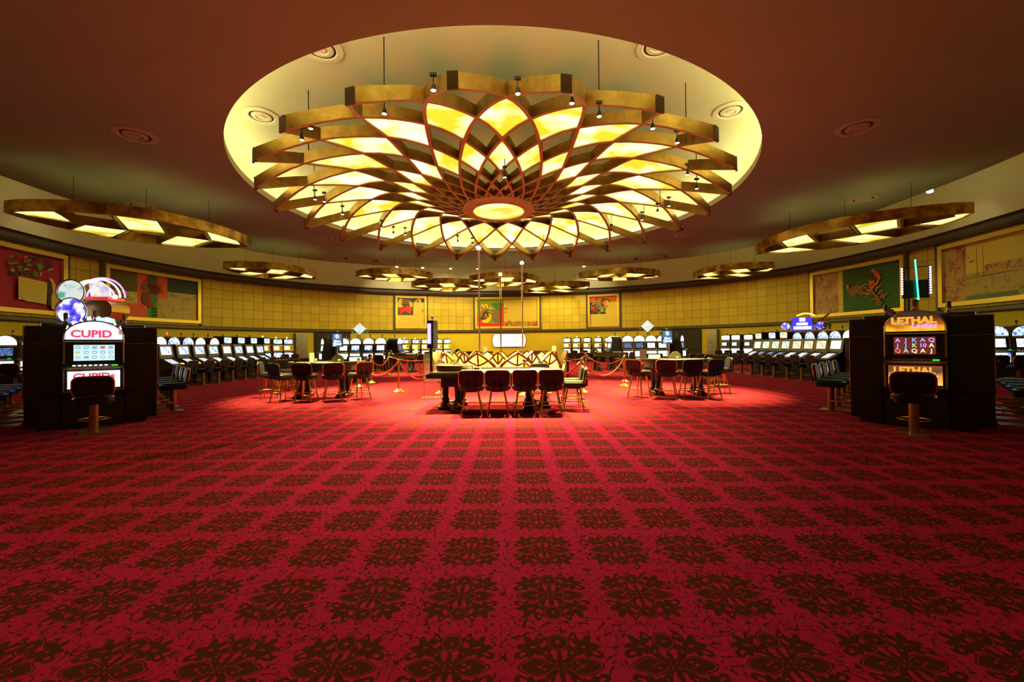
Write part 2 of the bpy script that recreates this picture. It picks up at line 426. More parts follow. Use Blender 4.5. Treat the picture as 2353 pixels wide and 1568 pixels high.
def painting(px0, px1, label, draw, z0=2.72, z1=5.28, ang=None):
    a0, a1 = ang if ang else (wall_ang(px0), wall_ang(px1)); off = .10
    am = (a0+a1)/2; P0 = wp(am, 0)
    root = thing('painting', label, 'painting', (P0.x, P0.y, 0), 0, None)
    inv = Matrix.Translation((-P0.x, -P0.y, 0))
    W = (a1-a0)
    def sweep(prof_a0, prof_a1, za, zb, o0, o1, mb, mi=0):
        n = max(1, int(abs(prof_a1-prof_a0)/1.0)+1); vs = []; fs = []
        for k in range(n+1):
            a = prof_a0+(prof_a1-prof_a0)*k/n
            for o_, z in ((o0,za),(o1,za),(o1,zb),(o0,zb)): vs.append(tuple(inv @ wp(a, z, o_)))
        for k in range(n):
            for j in range(4): fs.append((k*4+j, k*4+4+j, k*4+4+(j+1) % 4, k*4+(j+1) % 4))
        fs += [(0,1,2,3), (n*4,n*4+1,n*4+2,n*4+3)]; mb.add(vs, fs, mi)
    fw = .17; da = math.degrees(fw/r_wall(am))
    mb = MB()
    sweep(a0, a1, z0, z0+fw, .02, off+.05, mb); sweep(a0, a1, z1-fw, z1, .02, off+.05, mb)
    sweep(a0, a0+da, z0+fw, z1-fw, .02, off+.05, mb); sweep(a1-da, a1, z0+fw, z1-fw, .02, off+.05, mb)
    mb.build('frame', goldfr, root)
    b0, b1, y0, y1 = a0+da, a1-da, z0+fw, z1-fw
    mb = MB(); mats = []; layer = [0]
    def mi_of(m):
        if m not in mats: mats.append(m)
        return mats.index(m)
    def rect(u0, v0, u1, v1, m):
        layer[0] += 1; o = off-.05+.0012*layer[0]; n = max(1, int((u1-u0)*W/1.0)+1); vs = []; fs = []
        for k in range(n+1):
            u = u0+(u1-u0)*k/n; a = b0+(b1-b0)*u
            vs += [tuple(inv @ wp(a, y0+(y1-y0)*v0, o)), tuple(inv @ wp(a, y0+(y1-y0)*v1, o))]
        for k in range(n): fs.append((2*k, 2*k+1, 2*k+3, 2*k+2))
        mb.add(vs, fs, mi_of(m))
    def poly(pts, m):
        layer[0] += 1; o = off-.046+.0012*layer[0]
        mb.add([tuple(inv @ wp(b0+(b1-b0)*u, y0+(y1-y0)*v, o)) for u, v in pts], [tuple(range(len(pts)))], mi_of(m))
    draw(rect, poly)
    mb.build('canvas', mats, root)
    return root
asp = {}
def fan(poly, cx, cy, r, a0, a1, n, m, ar=.5, r0=.25, w_=.55):
    for k in range(n):
        a = R(a0+(a1-a0)*k/(n-1)); d = R(abs(a1-a0)/(n-1)*w_/2)
        poly([(cx+r0*r*cos(a)*ar, cy+r0*r*sin(a)), (cx+r*cos(a-d)*ar, cy+r*sin(a-d)), (cx+r*cos(a+d)*ar, cy+r*sin(a+d))], m)
def leafp(poly, cx, cy, ang, l, w_, m, ar=.5):
    a = R(ang); pts = []
    for k in range(10):
        t_ = 2*pi*k/10; x, y = l/2*cos(t_), w_/2*sin(t_)*abs(sin(t_))**.3
        pts.append((cx+(x*cos(a)-y*sin(a))*ar, cy+x*sin(a)+y*cos(a)))
    poly(pts, m)
def disc(poly, cx, cy, r, m, ar=.5, a0=0, a1=360, n=16):
    pts = [(cx+r*cos(R(a0+(a1-a0)*k/n))*ar, cy+r*sin(R(a0+(a1-a0)*k/n))) for k in range(n+(0 if a1-a0 >= 360 else 1))]
    poly(pts, m)
crim = pc((.62,.08,.22)); dkgr = pc((.22,.32,.20)); grn = pc((.30,.55,.18)); salm = pc((.85,.36,.26)); navyb = pc((.20,.25,.27))
olive = pc((.38,.36,.18)); dk = pc((.25,.20,.24)); cream = pc((.85,.66,.42)); teal = pc((.35,.45,.30))
def Q(a0, a1, top, bot):               # picture coordinates of a point seen on the wall
    def q(px, py):
        u = (wall_ang(px)-a0)/(a1-a0); f = (px-top[0][0])/(top[1][0]-top[0][0]); yt = top[0][1]+(top[1][1]-top[0][1])*f
        f = (px-bot[0][0])/(bot[1][0]-bot[0][0]); yb = bot[0][1]+(bot[1][1]-bot[0][1])*f
        return (min(max(u, 0), 1), min(max((yb-py)/(yb-yt), 0), 1))
    return q
aL = wall_ang(149, 640); aR = wall_ang(2162, 640); a6 = (wall_ang(1866)+.45, wall_ang(2084)-.45)
A1 = wall_ang(0)-4; A7 = wall_ang(2352)+4
q1 = Q(A1, aL-.5, ((0,555),(141,583)), ((0,712),(140,721))); q7 = Q(aR+.5, A7, ((2172,565),(2353,523)), ((2172,703),(2353,690)))
q6 = Q(a6[0], a6[1], ((1871,630),(2072,588)), ((1872,728),(2075,714)))
def pxfan(poly, q, cx, cy, rx, ry, a0, a1, n, m, r0=.3, w_=.5):
    for k in range(n):
        a = R(a0+(a1-a0)*k/(n-1)); d = R(abs(a1-a0)/(n-1)*w_/2)
        poly([q(cx+r0*rx*cos(a), cy-r0*ry*sin(a)), q(cx+rx*cos(a-d), cy-ry*sin(a-d)), q(cx+rx*cos(a+d), cy-ry*sin(a+d))], m)
def pxleaf(poly, q, cx, cy, ang, l, w_, m):
    a = R(ang); pts = []
    for k in range(10):
        t_ = 2*pi*k/10; x, y = l/2*cos(t_), w_/2*sin(t_)*abs(sin(t_))**.4
        pts.append(q(cx+x*cos(a)-y*sin(a), cy-(x*sin(a)+y*cos(a))))
    poly(pts, m)
def d1(rect, poly):
    rect(0, 0, 1, 1, crim); rr = random.Random(3); q = q1
    pxfan(poly, q, 82, 606, 33, 34, -5, 175, 15, dkgr, .35, .5); pxfan(poly, q, 84, 606, 34, 30, 0, 60, 5, pc((.40,.14,.16)), .3, .6)
    for i in range(70):
        x = rr.uniform(0, 75)*rr.uniform(.55,1); y = rr.uniform(572, 628); z = rr.uniform(4, 12)
        poly([q(x,y), q(x+z,y-z*.25), q(x+z*1.2,y+z*.3), q(x+z*.3,y+z*.4)], rr.choice([dkgr, dkgr, grn, dk, cream, salm, teal, pc((.32,.1,.12)), pc((.32,.1,.12))]))
    poly([q(72,600),q(82,594),(q(90,604)),q(78,616)], grn); poly([q(60,625),q(66,618),q(76,619),q(72,633)], grn)
    poly([q(26,630),q(60,637),q(98,645),q(96,703),q(60,697),q(48,696),q(36,691),q(26,691)], g1)
    poly([q(100,645),q(107,640),q(111,665),q(107,684),q(105,705),q(99,704)], dk)
    poly([q(101,632),(q(112,637)),q(119,652),q(126,680),q(131,719),q(118,718),q(108,713),q(107,686),q(112,667),q(108,645)], g1)
    poly([q(98,611),q(112,607),q(115,609),q(99,615)], cream); poly([q(78,628),q(82,617),q(85,618),q(81,629)], cream)
def d2(rect, poly):
    rect(0,0,1,1, salm); rect(0,.56,.30,1, olive); rect(0,.30,.30,.56, g_blk)
    rect(.41,0,.52,1, grn); rect(.41,.55,.52,1, teal); rect(.52,0,1,.48, g_blue); rect(.64,.48,1,.66, g_blue); rect(.64,.66,1,1, navyb)
    fan(poly, .46, .60, .36, 0, 180, 22, pc((.45,.15,.12)), .36, .5, .35)
    poly([(.36,.68),(.42,.80),(.52,.80),(.56,.66),(.52,.56),(.47,.56),(.42,.68)], pc((.40,.10,.14)))
    poly([(.34,.66),(.38,.78),(.45,.62)], teal)
    disc(poly, .40, .44, .16, pc((.34,.34,.14)), .36, 90, 270); disc(poly, .44, .44, .20, pc((.60,.08,.16)), .30, 100, 300)
    disc(poly, .475, .44, .13, teal, .36)
    for k in range(3): rect(.465, .04+.08*k, .52, .09+.08*k, pc((.18,.24,.16)))
    fan(poly, .47, .30, .2, 250, 300, 5, teal, .36, .3, .3)
def d3(rect, poly):
    rect(0,0,1,1, g1); rect(0,.40,.58,1, pc((.22,.27,.16)))
    poly([(.05,.62),(.0,.78),(.08,1),(.20,1),(.14,.76)], pc((.80,.66,.12)))
    poly([(.2,.98),(.62,1),(.58,.80),(.45,.84),(.35,.80),(.14,.78)], pc((.42,.34,.24))); poly([(.3,1),(.74,1),(.6,.84),(.5,.9)], dkgr)
    poly([(.04,.66),(.16,.70),(.24,.62),(.16,.45),(.10,.42),(.06,.52)], pc((.78,.06,.14)))
    poly([(.18,.62),(.36,.76),(.54,.66),(.48,.43),(.28,.54),(.20,.50)], pc((.75,.20,.12)))
    poly([(.02,.74),(.16,.76),(.22,.70),(.12,.67)], cream); poly([(.42,.88),(.54,.86),(.56,.70),(.46,.70)], pc((.86,.66,.10)))
    rect(.88,.86,1,1, navyb); rect(.70,.88,.80,.92, dk); rect(.90,.5,.96,.62, g_red)
def d4(rect, poly):
    rect(0,0,1,1, g1); rect(.45,.0,1,.18, g_red); rect(0,0,.44,1, pc((.48,.55,.10))); 
    poly([(.22,.86),(.44,.86),(.44,.30),(.30,.66)], pc((.28,.42,.12))); poly([(.10,.64),(.42,.62),(.42,.10),(.28,.12),(.20,.4)], pc((.42,.38,.26)))
    rect(0,0,.43,.12, pc((.90,.10,.20))); poly([(0,.10),(.12,.10),(.07,.30),(0,.42)], pc((.90,.10,.20)))
    disc(poly, .13, .38, .24, pc((.90,.76,.05)), .45, -120, 70); disc(poly, .10, .44, .20, pc((.22,.25,.12)), .45, -130, 60)
    rr = random.Random(5)
    for i in range(34):
        x = rr.uniform(.01,.25); y = rr.uniform(.30,.68); s = rr.uniform(.02,.05)
        poly([(x,y),(x+s*.7,y+s*1.4),(x+s,y-s*.6)], rr.choice([pc((.9,.4,.1)), pc((.2,.2,.14)), pc((.85,.7,.1)), pc((.3,.45,.15)), cream, pc((.8,.2,.1))]))
    for x in (.09,.145): disc(poly, x, .74, .09, pc((.92,.66,.10)), .45, -60, 120)
    for k, y in enumerate((.86,.80,.72)): poly([(.02+.01*k,y),(.05+.01*k,y+.06),(.045+.01*k,y-.03)], cream)
    poly([(.33,.40),(.40,.42),(.40,.28),(.37,.28)], pc((.90,.10,.12))); rect(.41,0,.44,.72, pc((.85,.12,.10)))
    poly([(.44,.67),(.51,.68),(.46,.52),(.51,.51),(.45,.49),(.495,.655),(.44,.645)], pc((.62,.12,.06)))
    poly([(.47,.0),(.53,.22),(.54,.21),(.49,0)], pc((.62,.12,.06)))
def d5(rect, poly):
    rect(0,0,1,1, g1); rect(0,.80,1,1, pc((.82,.34,.08))); rect(0,.38,.58,.80, pc((.20,.20,.18)))
    poly([(.05,.86),(.60,.80),(.60,.62),(.42,.50),(.10,.70)], pc((.55,.45,.30)))
    poly([(.38,.78),(.46,.96),(.56,.95),(.48,.74)], dkgr); disc(poly, .60, .78, .14, dkgr, 1, -10, 180); disc(poly, .60, .76, .11, pc((.90,.45,.10)), 1)
    disc(poly, .60, .76, .11, pc((.92,.72,.10)), 1, -90, 60); rect(.60,.62,.68,.68, dkgr)
    rr = random.Random(9)
    for i in range(22):
        x = rr.uniform(.02,.5); y = rr.uniform(.42,.76); s = rr.uniform(.05,.10)
        poly([(x,y),(x+s*.6,y+s),(x+s,y+s*.1),(x+s*.4,y-s*.5)], rr.choice([pc((.75,.10,.16)), grn, dkgr, pc((.9,.68,.14)), pc((.2,.2,.18)), pc((.5,.4,.3))]))
    poly([(.28,.38),(.36,.50),(.42,.38)], grn); poly([(.20,.97),(.22,.86),(.32,.92)], pc((.5,.18,.08)))
def d6(rect, poly):
    q = q6; rect(0,0,1,1, pc((.20,.36,.14))); rect(0,0,.34,1, g_red); rect(.30,0,.355,1, g1)
    pxfan(poly, q, 1977, 646, 26, 26, 50, 200, 24, pc((.30,.32,.15)), .3, .5); pxfan(poly, q, 1990, 640, 26, 28, -20, 90, 16, pc((.27,.30,.13)), .3, .55)
    pxfan(poly, q, 1984, 649, 36, 42, 205, 240, 7, pc((.68,.40,.18)), .1, .55)
    poly([q(1949,654),q(1954,652),q(1956,662),q(1951,664)], pc((.85,.36,.2)))
    co = pc((.88,.34,.17)); c2_ = pc((.78,.40,.22))
    for x, y, a, l in ((2013,616,50,16),(2018,620,42,14),(2021,626,40,16),(2025,631,50,14),(2027,637,58,15),(2022,648,62,16),(2012,646,60,15),(2006,648,88,20),(2014,656,65,18),(2008,662,100,16),(2002,668,140,14),(1999,676,170,14)): pxleaf(poly, q, x, y, a, l, 5.5, co)
    for x, y, a, l in ((2028,656,55,16),(2020,664,70,15),(2030,672,40,17),(2014,676,120,16),(2004,678,190,14),(2033,682,65,16),(2040,682,58,18),(2024,686,115,15),(2016,690,175,16),(2024,697,40,14),(2029,702,45,13),(2012,671,110,14),(2018,681,130,13)):
        pxleaf(poly, q, x, y, a, l, 4.5, c2_); pxleaf(poly, q, x, y, a, l*.62, 2.2, pc((.22,.32,.13)))
    for x, y in ((1997,652),(1990,655),(1985,659),(1994,661),(1983,664),(1987,668),(1977,670),(1982,674),(1990,674)): pxleaf(poly, q, x, y, 8, 8, 3, co)
    for x, y in ((1986,679),(1993,683),(1998,687),(2004,684),(2002,692),(2008,696),(2010,688)): pxleaf(poly, q, x, y, 20, 4, 3.4, pc((.34,.50,.18)))
def d7(rect, poly):
    q = q7; rect(0,0,1,1, g_red); u0 = q(2228,600)[0]; rect(u0,0,1,.46, g_blue); rect(u0,.47,1,1, g1); rect(u0+.18,.44,1,.58, g_red)
    poly([q(2228,687),q(2290,681),q(2353,676),q(2353,689),q(2229,698)], pc((.38,.46,.34)))
    for x in (2221,2253,2268): poly([q(x,555),q(x+.8,555),q(x+3,636),q(x+2,636)], pc((.42,.26,.12)))
    poly([q(2236,597),q(2250,594),q(2250,596),q(2237,600)], pc((.50,.15,.15))); poly([q(2226,642),q(2310,628),q(2353,622),q(2353,623),q(2226,643)], pc((.42,.22,.12)))
painting(0, 0, 'crimson abstract painting with green fans and a torn gold square, far left', d1, ang=(A1, aL))
painting(238, 459, 'wide painting of salmon, olive and blue blocks with a red and green flower figure', d2)
painting(908, 980, 'small upright painting with two red shapes on dark green over gold', d3)
painting(1091.5, 1240, 'wide middle painting, green and red figure left, worn gold leaf right, above the wall screen', d4)
painting(1351.5, 1424, 'small upright painting with orange band and coloured figure over gold, right of the middle picture', d5)
painting(1866, 2084, 'wide green painting with a fan and coral leaf sprays beside a red stained strip', d6)
painting(0, 0, 'large worn gold leaf painting with red stains and a green strip, far right', d7, ang=(aR, A7))

# ================================================================== CHANDELIER
chand = thing('chandelier', 'huge flower shaped brass chandelier of crossing ribs and glowing yellow glass in the ceiling recess', 'chandelier', (CX, CY, 0))
RR = [8.28, 6.88, 5.30, 4.15, 3.30, 2.62, 2.08, 1.66, 1.32]
HH = [5.02, 5.68, 6.08, 6.08, 5.92, 5.74, 5.58, 5.46, 5.36]
STEP = 360/23; T0 = -3.4
def sp(tab, t):
    i = min(int(t), 7); u = t-i
    p0 = tab[max(i-1,0)] if i > 0 else 2*tab[0]-tab[1]; p1 = tab[i]; p2 = tab[i+1]; p3 = tab[min(i+2,8)]
    return .5*((2*p1)+(-p0+p2)*u+(2*p0-5*p1+4*p2-p3)*u*u+(-p0+3*p1-3*p2+p3)*u*u*u)
def cpt(tip, fam, t, dz=0, dn=0):
    a = T0+tip*STEP+fam*t*STEP/2; r = sp(RR, t)
    return Vector((r*sin(R(a)), r*cos(R(a)), EYE+sp(HH, t)+dz))
TS = [.06, .25,.5,.75,1,1.25,1.5,1.75,2,2.33,2.66,3,3.33,3.66,4,4.5,5,5.5,6,6.5,7,7.5,8]
def rib(tip, fam):
    b = MB(); vs = []; n = len(TS)
    for i, t in enumerate(TS):
        p = cpt(tip, fam, t); q = cpt(tip, fam, min(t+.05, 8)); q0 = cpt(tip, fam, max(t-.05, 0))
        d = (q-q0); d.z = 0; d.normalize(); nn = Vector((-d.y, d.x, 0))
        hw = .050 if t < 4 else .042; hh = .34-.012*t
        for s_, z_ in ((-1,0),(1,0),(1,hh),(-1,hh)): vs.append(p+nn*hw*s_+Vector((0,0,z_)))
    fs = []; mi = []
    for i in range(n-1):
        for j in range(4): fs.append((i*4+j, i*4+4+j, i*4+4+(j+1) % 4, i*4+(j+1) % 4)); mi.append(1 if j == 0 else 0)
    fs += [(0,1,2,3), (n*4-4,n*4-3,n*4-2,n*4-1)]; mi += [0, 0]
    b.v = [tuple(v) for v in vs]; b.f = fs; b.mi = mi
    return b.build('rib', [brassd, rib_in], chand)
for k in range(23):
    rib(k, 1); rib(k, -1)
b = MB()
tip_m = mat('tip_plate', (.10,.035,.018), .6)
def cell(tipa, t0, nseg=5):
    """outline of the lattice diamond whose outer node is family+ of tip at t0 and family- of tip+t0"""
    pass
glass = glow('chandelier_glass', (.56,.46,.015), (1,.97,.52), P_GLASS, 1.0, .40, .64)
def panel(a_mid, t0, t1, m):           # diamond from ring t0 (outer) through t0+1 to t1=t0+2 (inner), centred on angle a_mid
    pts = []; n = 6
    def at_(a, t, dz): r = sp(RR, t); return Vector((r*sin(R(a)), r*cos(R(a)), EYE+sp(HH, t)+dz))
    L = []; Rr = []
    for i in range(n+1):
        t = t0+(t1-t0)*i/n; w_ = STEP/2*(1-abs(t-(t0+t1)/2)/((t1-t0)/2)); ins = math.degrees(.035/sp(RR, t))*1.1
        w_ = max(w_-ins, 0) if 0 < i < n else 0
        tt = min(max(t, t0+.03), t1-.03)
        L.append(at_(a_mid-w_, tt, .03)); Rr.append(at_(a_mid+w_, tt, .03))
    b = MB(); vs = [tuple(p) for p in L]+[tuple(p) for p in Rr]; m_ = n+1
    top = [(v[0], v[1], v[2]+.03) for v in vs]; fs = []
    for i in range(n):
        fs.append((i, i+1, m_+i+1, m_+i)); fs.append((2*m_+i, 2*m_+m_+i, 2*m_+m_+i+1, 2*m_+i+1))
        fs.append((i, i+1, 2*m_+i+1, 2*m_+i)); fs.append((m_+i, m_+i+1, 3*m_+i+1, 3*m_+i))
    b.add(vs+top, fs); b.mi = [0 if i % 4 == 0 else 1 for i in range(len(fs))]
    return b.build('glass_panel', [m, brassd], chand)
for k in range(23):
    panel(T0+(k+.5)*STEP, 1, 3, glass)
    panel(T0+(k+.5)*STEP, 3, 5, glass)
# hub
b = MB(); hz = EYE+5.30
b.lathe([(1.02,hz-.02),(1.34,hz-.02),(1.40,hz+.04),(1.40,hz+.30),(1.02,hz+.30),(1.02,hz-.02)], 64); b.f = b.f[:-2]; b.mi = b.mi[:-2]
b.build('hub_ring', [rib_in], chand, smooth=True)
b = MB(); b.lathe([(0,hz-.03),(.6,hz-.028),(1.0,hz+.0),(1.02,hz+.04),(0,hz+.04)], 48); b.build('hub_glass', glow('hub_glass', (.9,.72,.03), (1.9,1.8,.6), 1.0, 1.0, .40, .62), chand, smooth=True)
b = MB(); b.lathe([(.99,hz-.035),(1.03,hz-.035),(1.03,hz-.005),(.99,hz-.005),(.99,hz-.035)], 64); b.f = b.f[:-2]; b.mi = b.mi[:-2]
b.build('hub_rim', brass, chand)
# end caps closing each pair of ribs at the outer tips
for k in range(23):
    a = T0+k*STEP; r = sp(RR, .04)+.03; M = Matrix.Rotation(-R(a), 4, 'Z')
    b = MB(); b.box((-.11,r-.03,EYE+HH[0]-.0),(.11,r+.02,EYE+HH[0]+.36), 0, M); b.build('tip_plate', tip_m, chand)
# rods and spotlights
rods = [(883,250), (1377,255), (1577,330), (709,345), (1517,470), (722,450), (786,490), (1601,430), (1405,540), (1250,560), (1051,555), (904,540), (1480,500), (1160,400)]
for i, (px, py) in enumerate(rods):
    x, y = fl(px, py, EYE+5.45); x -= CX; y -= CY
    b = MB(); b.tube([(x,y,EYE+5.45),(x,y,Z_REC+.03)], .014, 6); b.build('suspension_rod', blackm, chand)
spot_face = mat('spot_lens', (1,1,1), .3, 0, (.90,.84,1), 14)
sp_px = [(883,262),(1377,268),(714,296),(1556,329),(694,322),(1500,296),(724,459),(787,493),(745,464),(1580,402),(1537,474),(1475,506),(1511,488),(1601,434),(996,208),(1190,216),(1314,238),(931,540),(904,538),(1160,408),(877,524),(1405,533),(1052,557),(1085,562)]
proto = None
def spot_fix(loc, rz, label):
    root = thing('spotlight', label, 'spotlight', loc, rz, 'spotlights clipped around the chandelier')
    b = MB(); b.lathe([(.03,.13),(.04,.10),(.06,.0)], 12); b.build('housing', blackm, root, smooth=True)
    b = MB(); b.lathe([(0,.02),(.052,.012),(.052,0.0),(0,-.004)], 12); b.build('lens', spot_face, root)
    b = MB(); b.tube([(0,0,.12),(0,0,.34)], .012, 6).box((-.07,-.03,.30),(.07,.03,.36)); b.build('bracket', blackm, root); return root
sides = lambda px: 'left' if px < 1000 else ('right' if px > 1300 else 'middle')
for i, (px, py) in enumerate(sp_px):
    x, y = fl(px, py, EYE+5.25)
    lab = 'small spotlight clipped to the chandelier on its %s side, %s counted down from the top' % (sides(px), ORD[sum(1 for q in sp_px if sides(q[0]) == sides(px) and q[1] < py)])
    if proto is None: proto = spot_fix((x, y, EYE+5.25), 0, lab)
    else: dup(proto, (x, y, EYE+5.25), 0, lab)

# ================================================================== PENDANTS
pend_glass = glow('pendant_glass', (.50,.42,.012), (1,.96,.36), P_PEND, 1.2, .36, .60)
brass_p = noisy('mottled_brass', (.28,.15,.03), (.75,.46,.08), 2.2, .32, .8, .40, .60)
ZP = EYE+4.2
def pendant(A, B, width, label, sw=1, lamp=15):
    """leaf shaped lamp from end A to end B (plan points)"""
    A = Vector((*A, 0)); B = Vector((*B, 0)); Cn = (A+B)/2; L = (B-A).length; rz = atan2(B.y-A.y, B.x-A.x)
    root = thing('pendant_lamp', label, 'pendant lamp', (Cn.x, Cn.y, 0), rz, 'leaf shaped pendant lamps')
    hw = width/2
    def P(u, v): return (-L/2+L*u, v*hw*(sin(pi*min(max(u,0),1))**.75))
    def fin(pts, name, m, h=.36, th=.035, z0=0.0):
        b = MB(); vs = []; n = len(pts)
        for i in range(n):
            p = Vector((*pts[i], 0)); d = Vector((*pts[min(i+1,n-1)],0))-Vector((*pts[max(i-1,0)],0))
            if d.length < 1e-6: d = Vector((1,0,0))
            d.normalize(); nn = Vector((-d.y, d.x, 0))
            for s_, z_ in ((-1,0),(1,0),(1,h),(-1,h)): vs.append(p+nn*th*s_+Vector((0,0,ZP+z0+z_)))
        fs = []
        for i in range(n-1):
            for j in range(4): fs.append((i*4+j, i*4+4+j, i*4+4+(j+1) % 4, i*4+(j+1) % 4))
        fs += [(0,1,2,3), (n*4-4,n*4-3,n*4-2,n*4-1)]
        b.add([tuple(v) for v in vs], fs); return b.build(name, m, root)
    N_ = 24
    fin([P(i/N_, 1) for i in range(N_+1)], 'rim', brass_p); fin([P(i/N_, -1) for i in range(N_+1)], 'rim', brass_p)
    K = 5
    mid = lambda u: .10*sw*sin(2*pi*u)
    fin([P(.06+.88*i/N_, mid(.06+.88*i/N_)) for i in range(N_+1)], 'rib', brassd, .30)
    us = [.04+.92*i/K for i in range(K+1)]; sk = .055
    for i in range(1, K):
        u = us[i]
        fin([P(u-sk, -.97), P(u, mid(u))], 'rib', brassd, .30); fin([P(u+sk*.6, mid(u+sk*.6)), P(u-sk*.4, .97)], 'rib', brassd, .30)
    for i in range(K):
        for row in (0, 1):
            if (i+row) % 2: continue
            u0, u1 = us[i], us[i+1]; e = .018; n = 6; vs = []
            for k in range(n+1):
                f = k/n
                if row == 0:
                    ua, ub = u0-sk+e+(u1-u0-2*e)*f, u0+e+(u1-u0-2*e)*f
                    if i == 0: ua = max(ua, .012)
                    p, q = P(ua, -.93), P(ub, mid(ub)-.05)
                else:
                    ua, ub = u0+sk*.6+e+(u1-u0-2*e)*f, u0-sk*.4+e+(u1-u0-2*e)*f
                    ub = min(ub, .985); ua = min(ua, .985)
                    p, q = P(ua, mid(ua)+.05), P(ub, .93)
                vs += [(p[0], p[1], ZP+.03), (q[0], q[1], ZP+.03), (p[0], p[1], ZP+.06), (q[0], q[1], ZP+.06)]
            fs = []
            for k in range(n):
                o_ = 4*k; fs += [(o_,o_+1,o_+5,o_+4), (o_+2,o_+3,o_+7,o_+6), (o_,o_+4,o_+6,o_+2), (o_+1,o_+5,o_+7,o_+3)]
            fs += [(0,1,3,2), (4*n,4*n+1,4*n+3,4*n+2)]
            MB().add(vs, fs).build('glass_panel', pend_glass, root)
    L_ = light('pendant_lamp_light', 'SPOT', (Cn.x, Cn.y, ZP-.05), lamp, (1,.82,.20), spot_size=R(178), spot_blend=.12, shadow_soft_size=.5)
    for u in (.22, .5, .78):
        x, y = P(u, mid(u)); MB().tube([(x,y,ZP+.28),(x,y,ZC+.01)], .007, 5).build('suspension_cable', blackm, root)
    return root
hp = EYE+4.2
def pp(px, py): return fl(px, py, hp)
pendant(pp(12,489), pp(575,568), 4.0, 'largest pendant lamp, at the far left, seen edge on above the crimson painting')
pendant(pp(2236,490), pp(1738,585), 3.9, 'large pendant lamp at the far right, above the green painting', -1)
pendant(pp(514,617), pp(727,642), 3.4, 'pendant lamp left of the chandelier, next after the far left one', 1, 90)
pendant(pp(1778,617), pp(1594,642), 3.4, 'pendant lamp right of the chandelier, next before the far right one', -1, 90)
pendant(pp(818,637), pp(993,641), 2.9, 'pendant lamp above and left of the small painting with two red shapes', 1, 1200)
pendant(pp(1517,636), pp(1331,640), 2.9, 'pendant lamp above and right of the small painting with the orange band', -1, 1200)
pendant(pp(946,660), pp(1117,663), 4.3, 'low back pendant lamp directly left of the middle painting', 1, 700)
pendant(pp(1079,647), pp(1240,651), 4.0, 'pendant lamp straight above the middle painting, behind the tall poles', 1, 700)
pendant(pp(1354,659), pp(1205,673), 4.0, 'low back pendant lamp directly right of the middle painting', -1, 700)

# ceiling vents -----------------------------------------------------
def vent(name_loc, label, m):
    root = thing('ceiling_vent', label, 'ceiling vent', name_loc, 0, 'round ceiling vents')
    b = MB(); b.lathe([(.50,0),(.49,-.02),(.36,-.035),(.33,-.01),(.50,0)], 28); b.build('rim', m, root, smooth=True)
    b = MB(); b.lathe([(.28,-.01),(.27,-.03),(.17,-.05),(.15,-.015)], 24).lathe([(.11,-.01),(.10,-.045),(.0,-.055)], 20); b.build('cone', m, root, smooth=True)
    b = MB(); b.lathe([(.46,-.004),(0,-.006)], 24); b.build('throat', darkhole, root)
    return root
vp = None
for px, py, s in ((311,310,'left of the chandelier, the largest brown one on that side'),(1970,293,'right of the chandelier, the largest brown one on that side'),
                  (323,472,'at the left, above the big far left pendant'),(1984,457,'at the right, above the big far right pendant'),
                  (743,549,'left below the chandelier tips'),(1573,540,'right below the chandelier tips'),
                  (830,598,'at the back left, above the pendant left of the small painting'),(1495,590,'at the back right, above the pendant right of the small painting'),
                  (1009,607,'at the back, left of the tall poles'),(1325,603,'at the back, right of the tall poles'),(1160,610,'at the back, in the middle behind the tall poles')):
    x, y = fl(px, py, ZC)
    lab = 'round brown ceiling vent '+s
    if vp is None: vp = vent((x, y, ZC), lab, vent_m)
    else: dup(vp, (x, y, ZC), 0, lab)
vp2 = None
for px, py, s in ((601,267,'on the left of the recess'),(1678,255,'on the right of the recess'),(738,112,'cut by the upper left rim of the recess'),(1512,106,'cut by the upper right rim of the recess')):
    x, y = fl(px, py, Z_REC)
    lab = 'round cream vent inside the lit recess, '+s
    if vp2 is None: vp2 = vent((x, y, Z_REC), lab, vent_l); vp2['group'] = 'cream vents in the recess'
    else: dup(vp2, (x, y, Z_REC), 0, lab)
# wall washer lamps at the outer edge of the ceiling -----------------
wl = mat('washer_lens', (1,1,1), .3, 0, (1,.93,.75), 30)
wproto = None
for px, py, s in ((190,467,'beyond the big far left pendant'),(2140,441,'above the big far right pendant'),(911,614,'leftmost over the back wall'),(971,616,'second from the left over the back wall'),
               (1035,618,'third from the left over the back wall'),(1098,619,'fourth from the left over the back wall'),(1341,612,'right of the tall poles')):
    x, y = fl(px, py, ZC); a = math.degrees(atan2(x-CX, y-CY)); r = r_edge(a)+.16
    loc = (CX+r*sin(R(a)), CY+r*cos(R(a)), ZC-.02)
    lab = 'bright wall washer on the outer ceiling edge, '+s
    if wproto is None:
        root = thing('wall_washer', lab, 'spotlight', loc, -R(a), 'spotlights on the outer ceiling edge'); wproto = root
        MB().lathe([(0,.0),(.09,.0),(.10,.02),(.08,.14),(0,.15)], 12).build('lens', wl, root)
        MB().box((-.05,-.24,.05),(.05,-.05,.12)).build('bracket', blackm, root)
    else: dup(wproto, loc, -R(a), lab)
    L_ = light('washer_light', 'SPOT', (loc[0], loc[1], loc[2]-.08), (30 if px < 300 or px > 2000 else 260), (1,.88,.50), spot_size=R(80), spot_blend=.7, shadow_soft_size=.05)
    d = Vector((wp(a, 5.2).x-loc[0], wp(a, 5.2).y-loc[1], 5.2-loc[2])); L_.rotation_euler = d.to_track_quat('-Z', 'Y').to_euler()
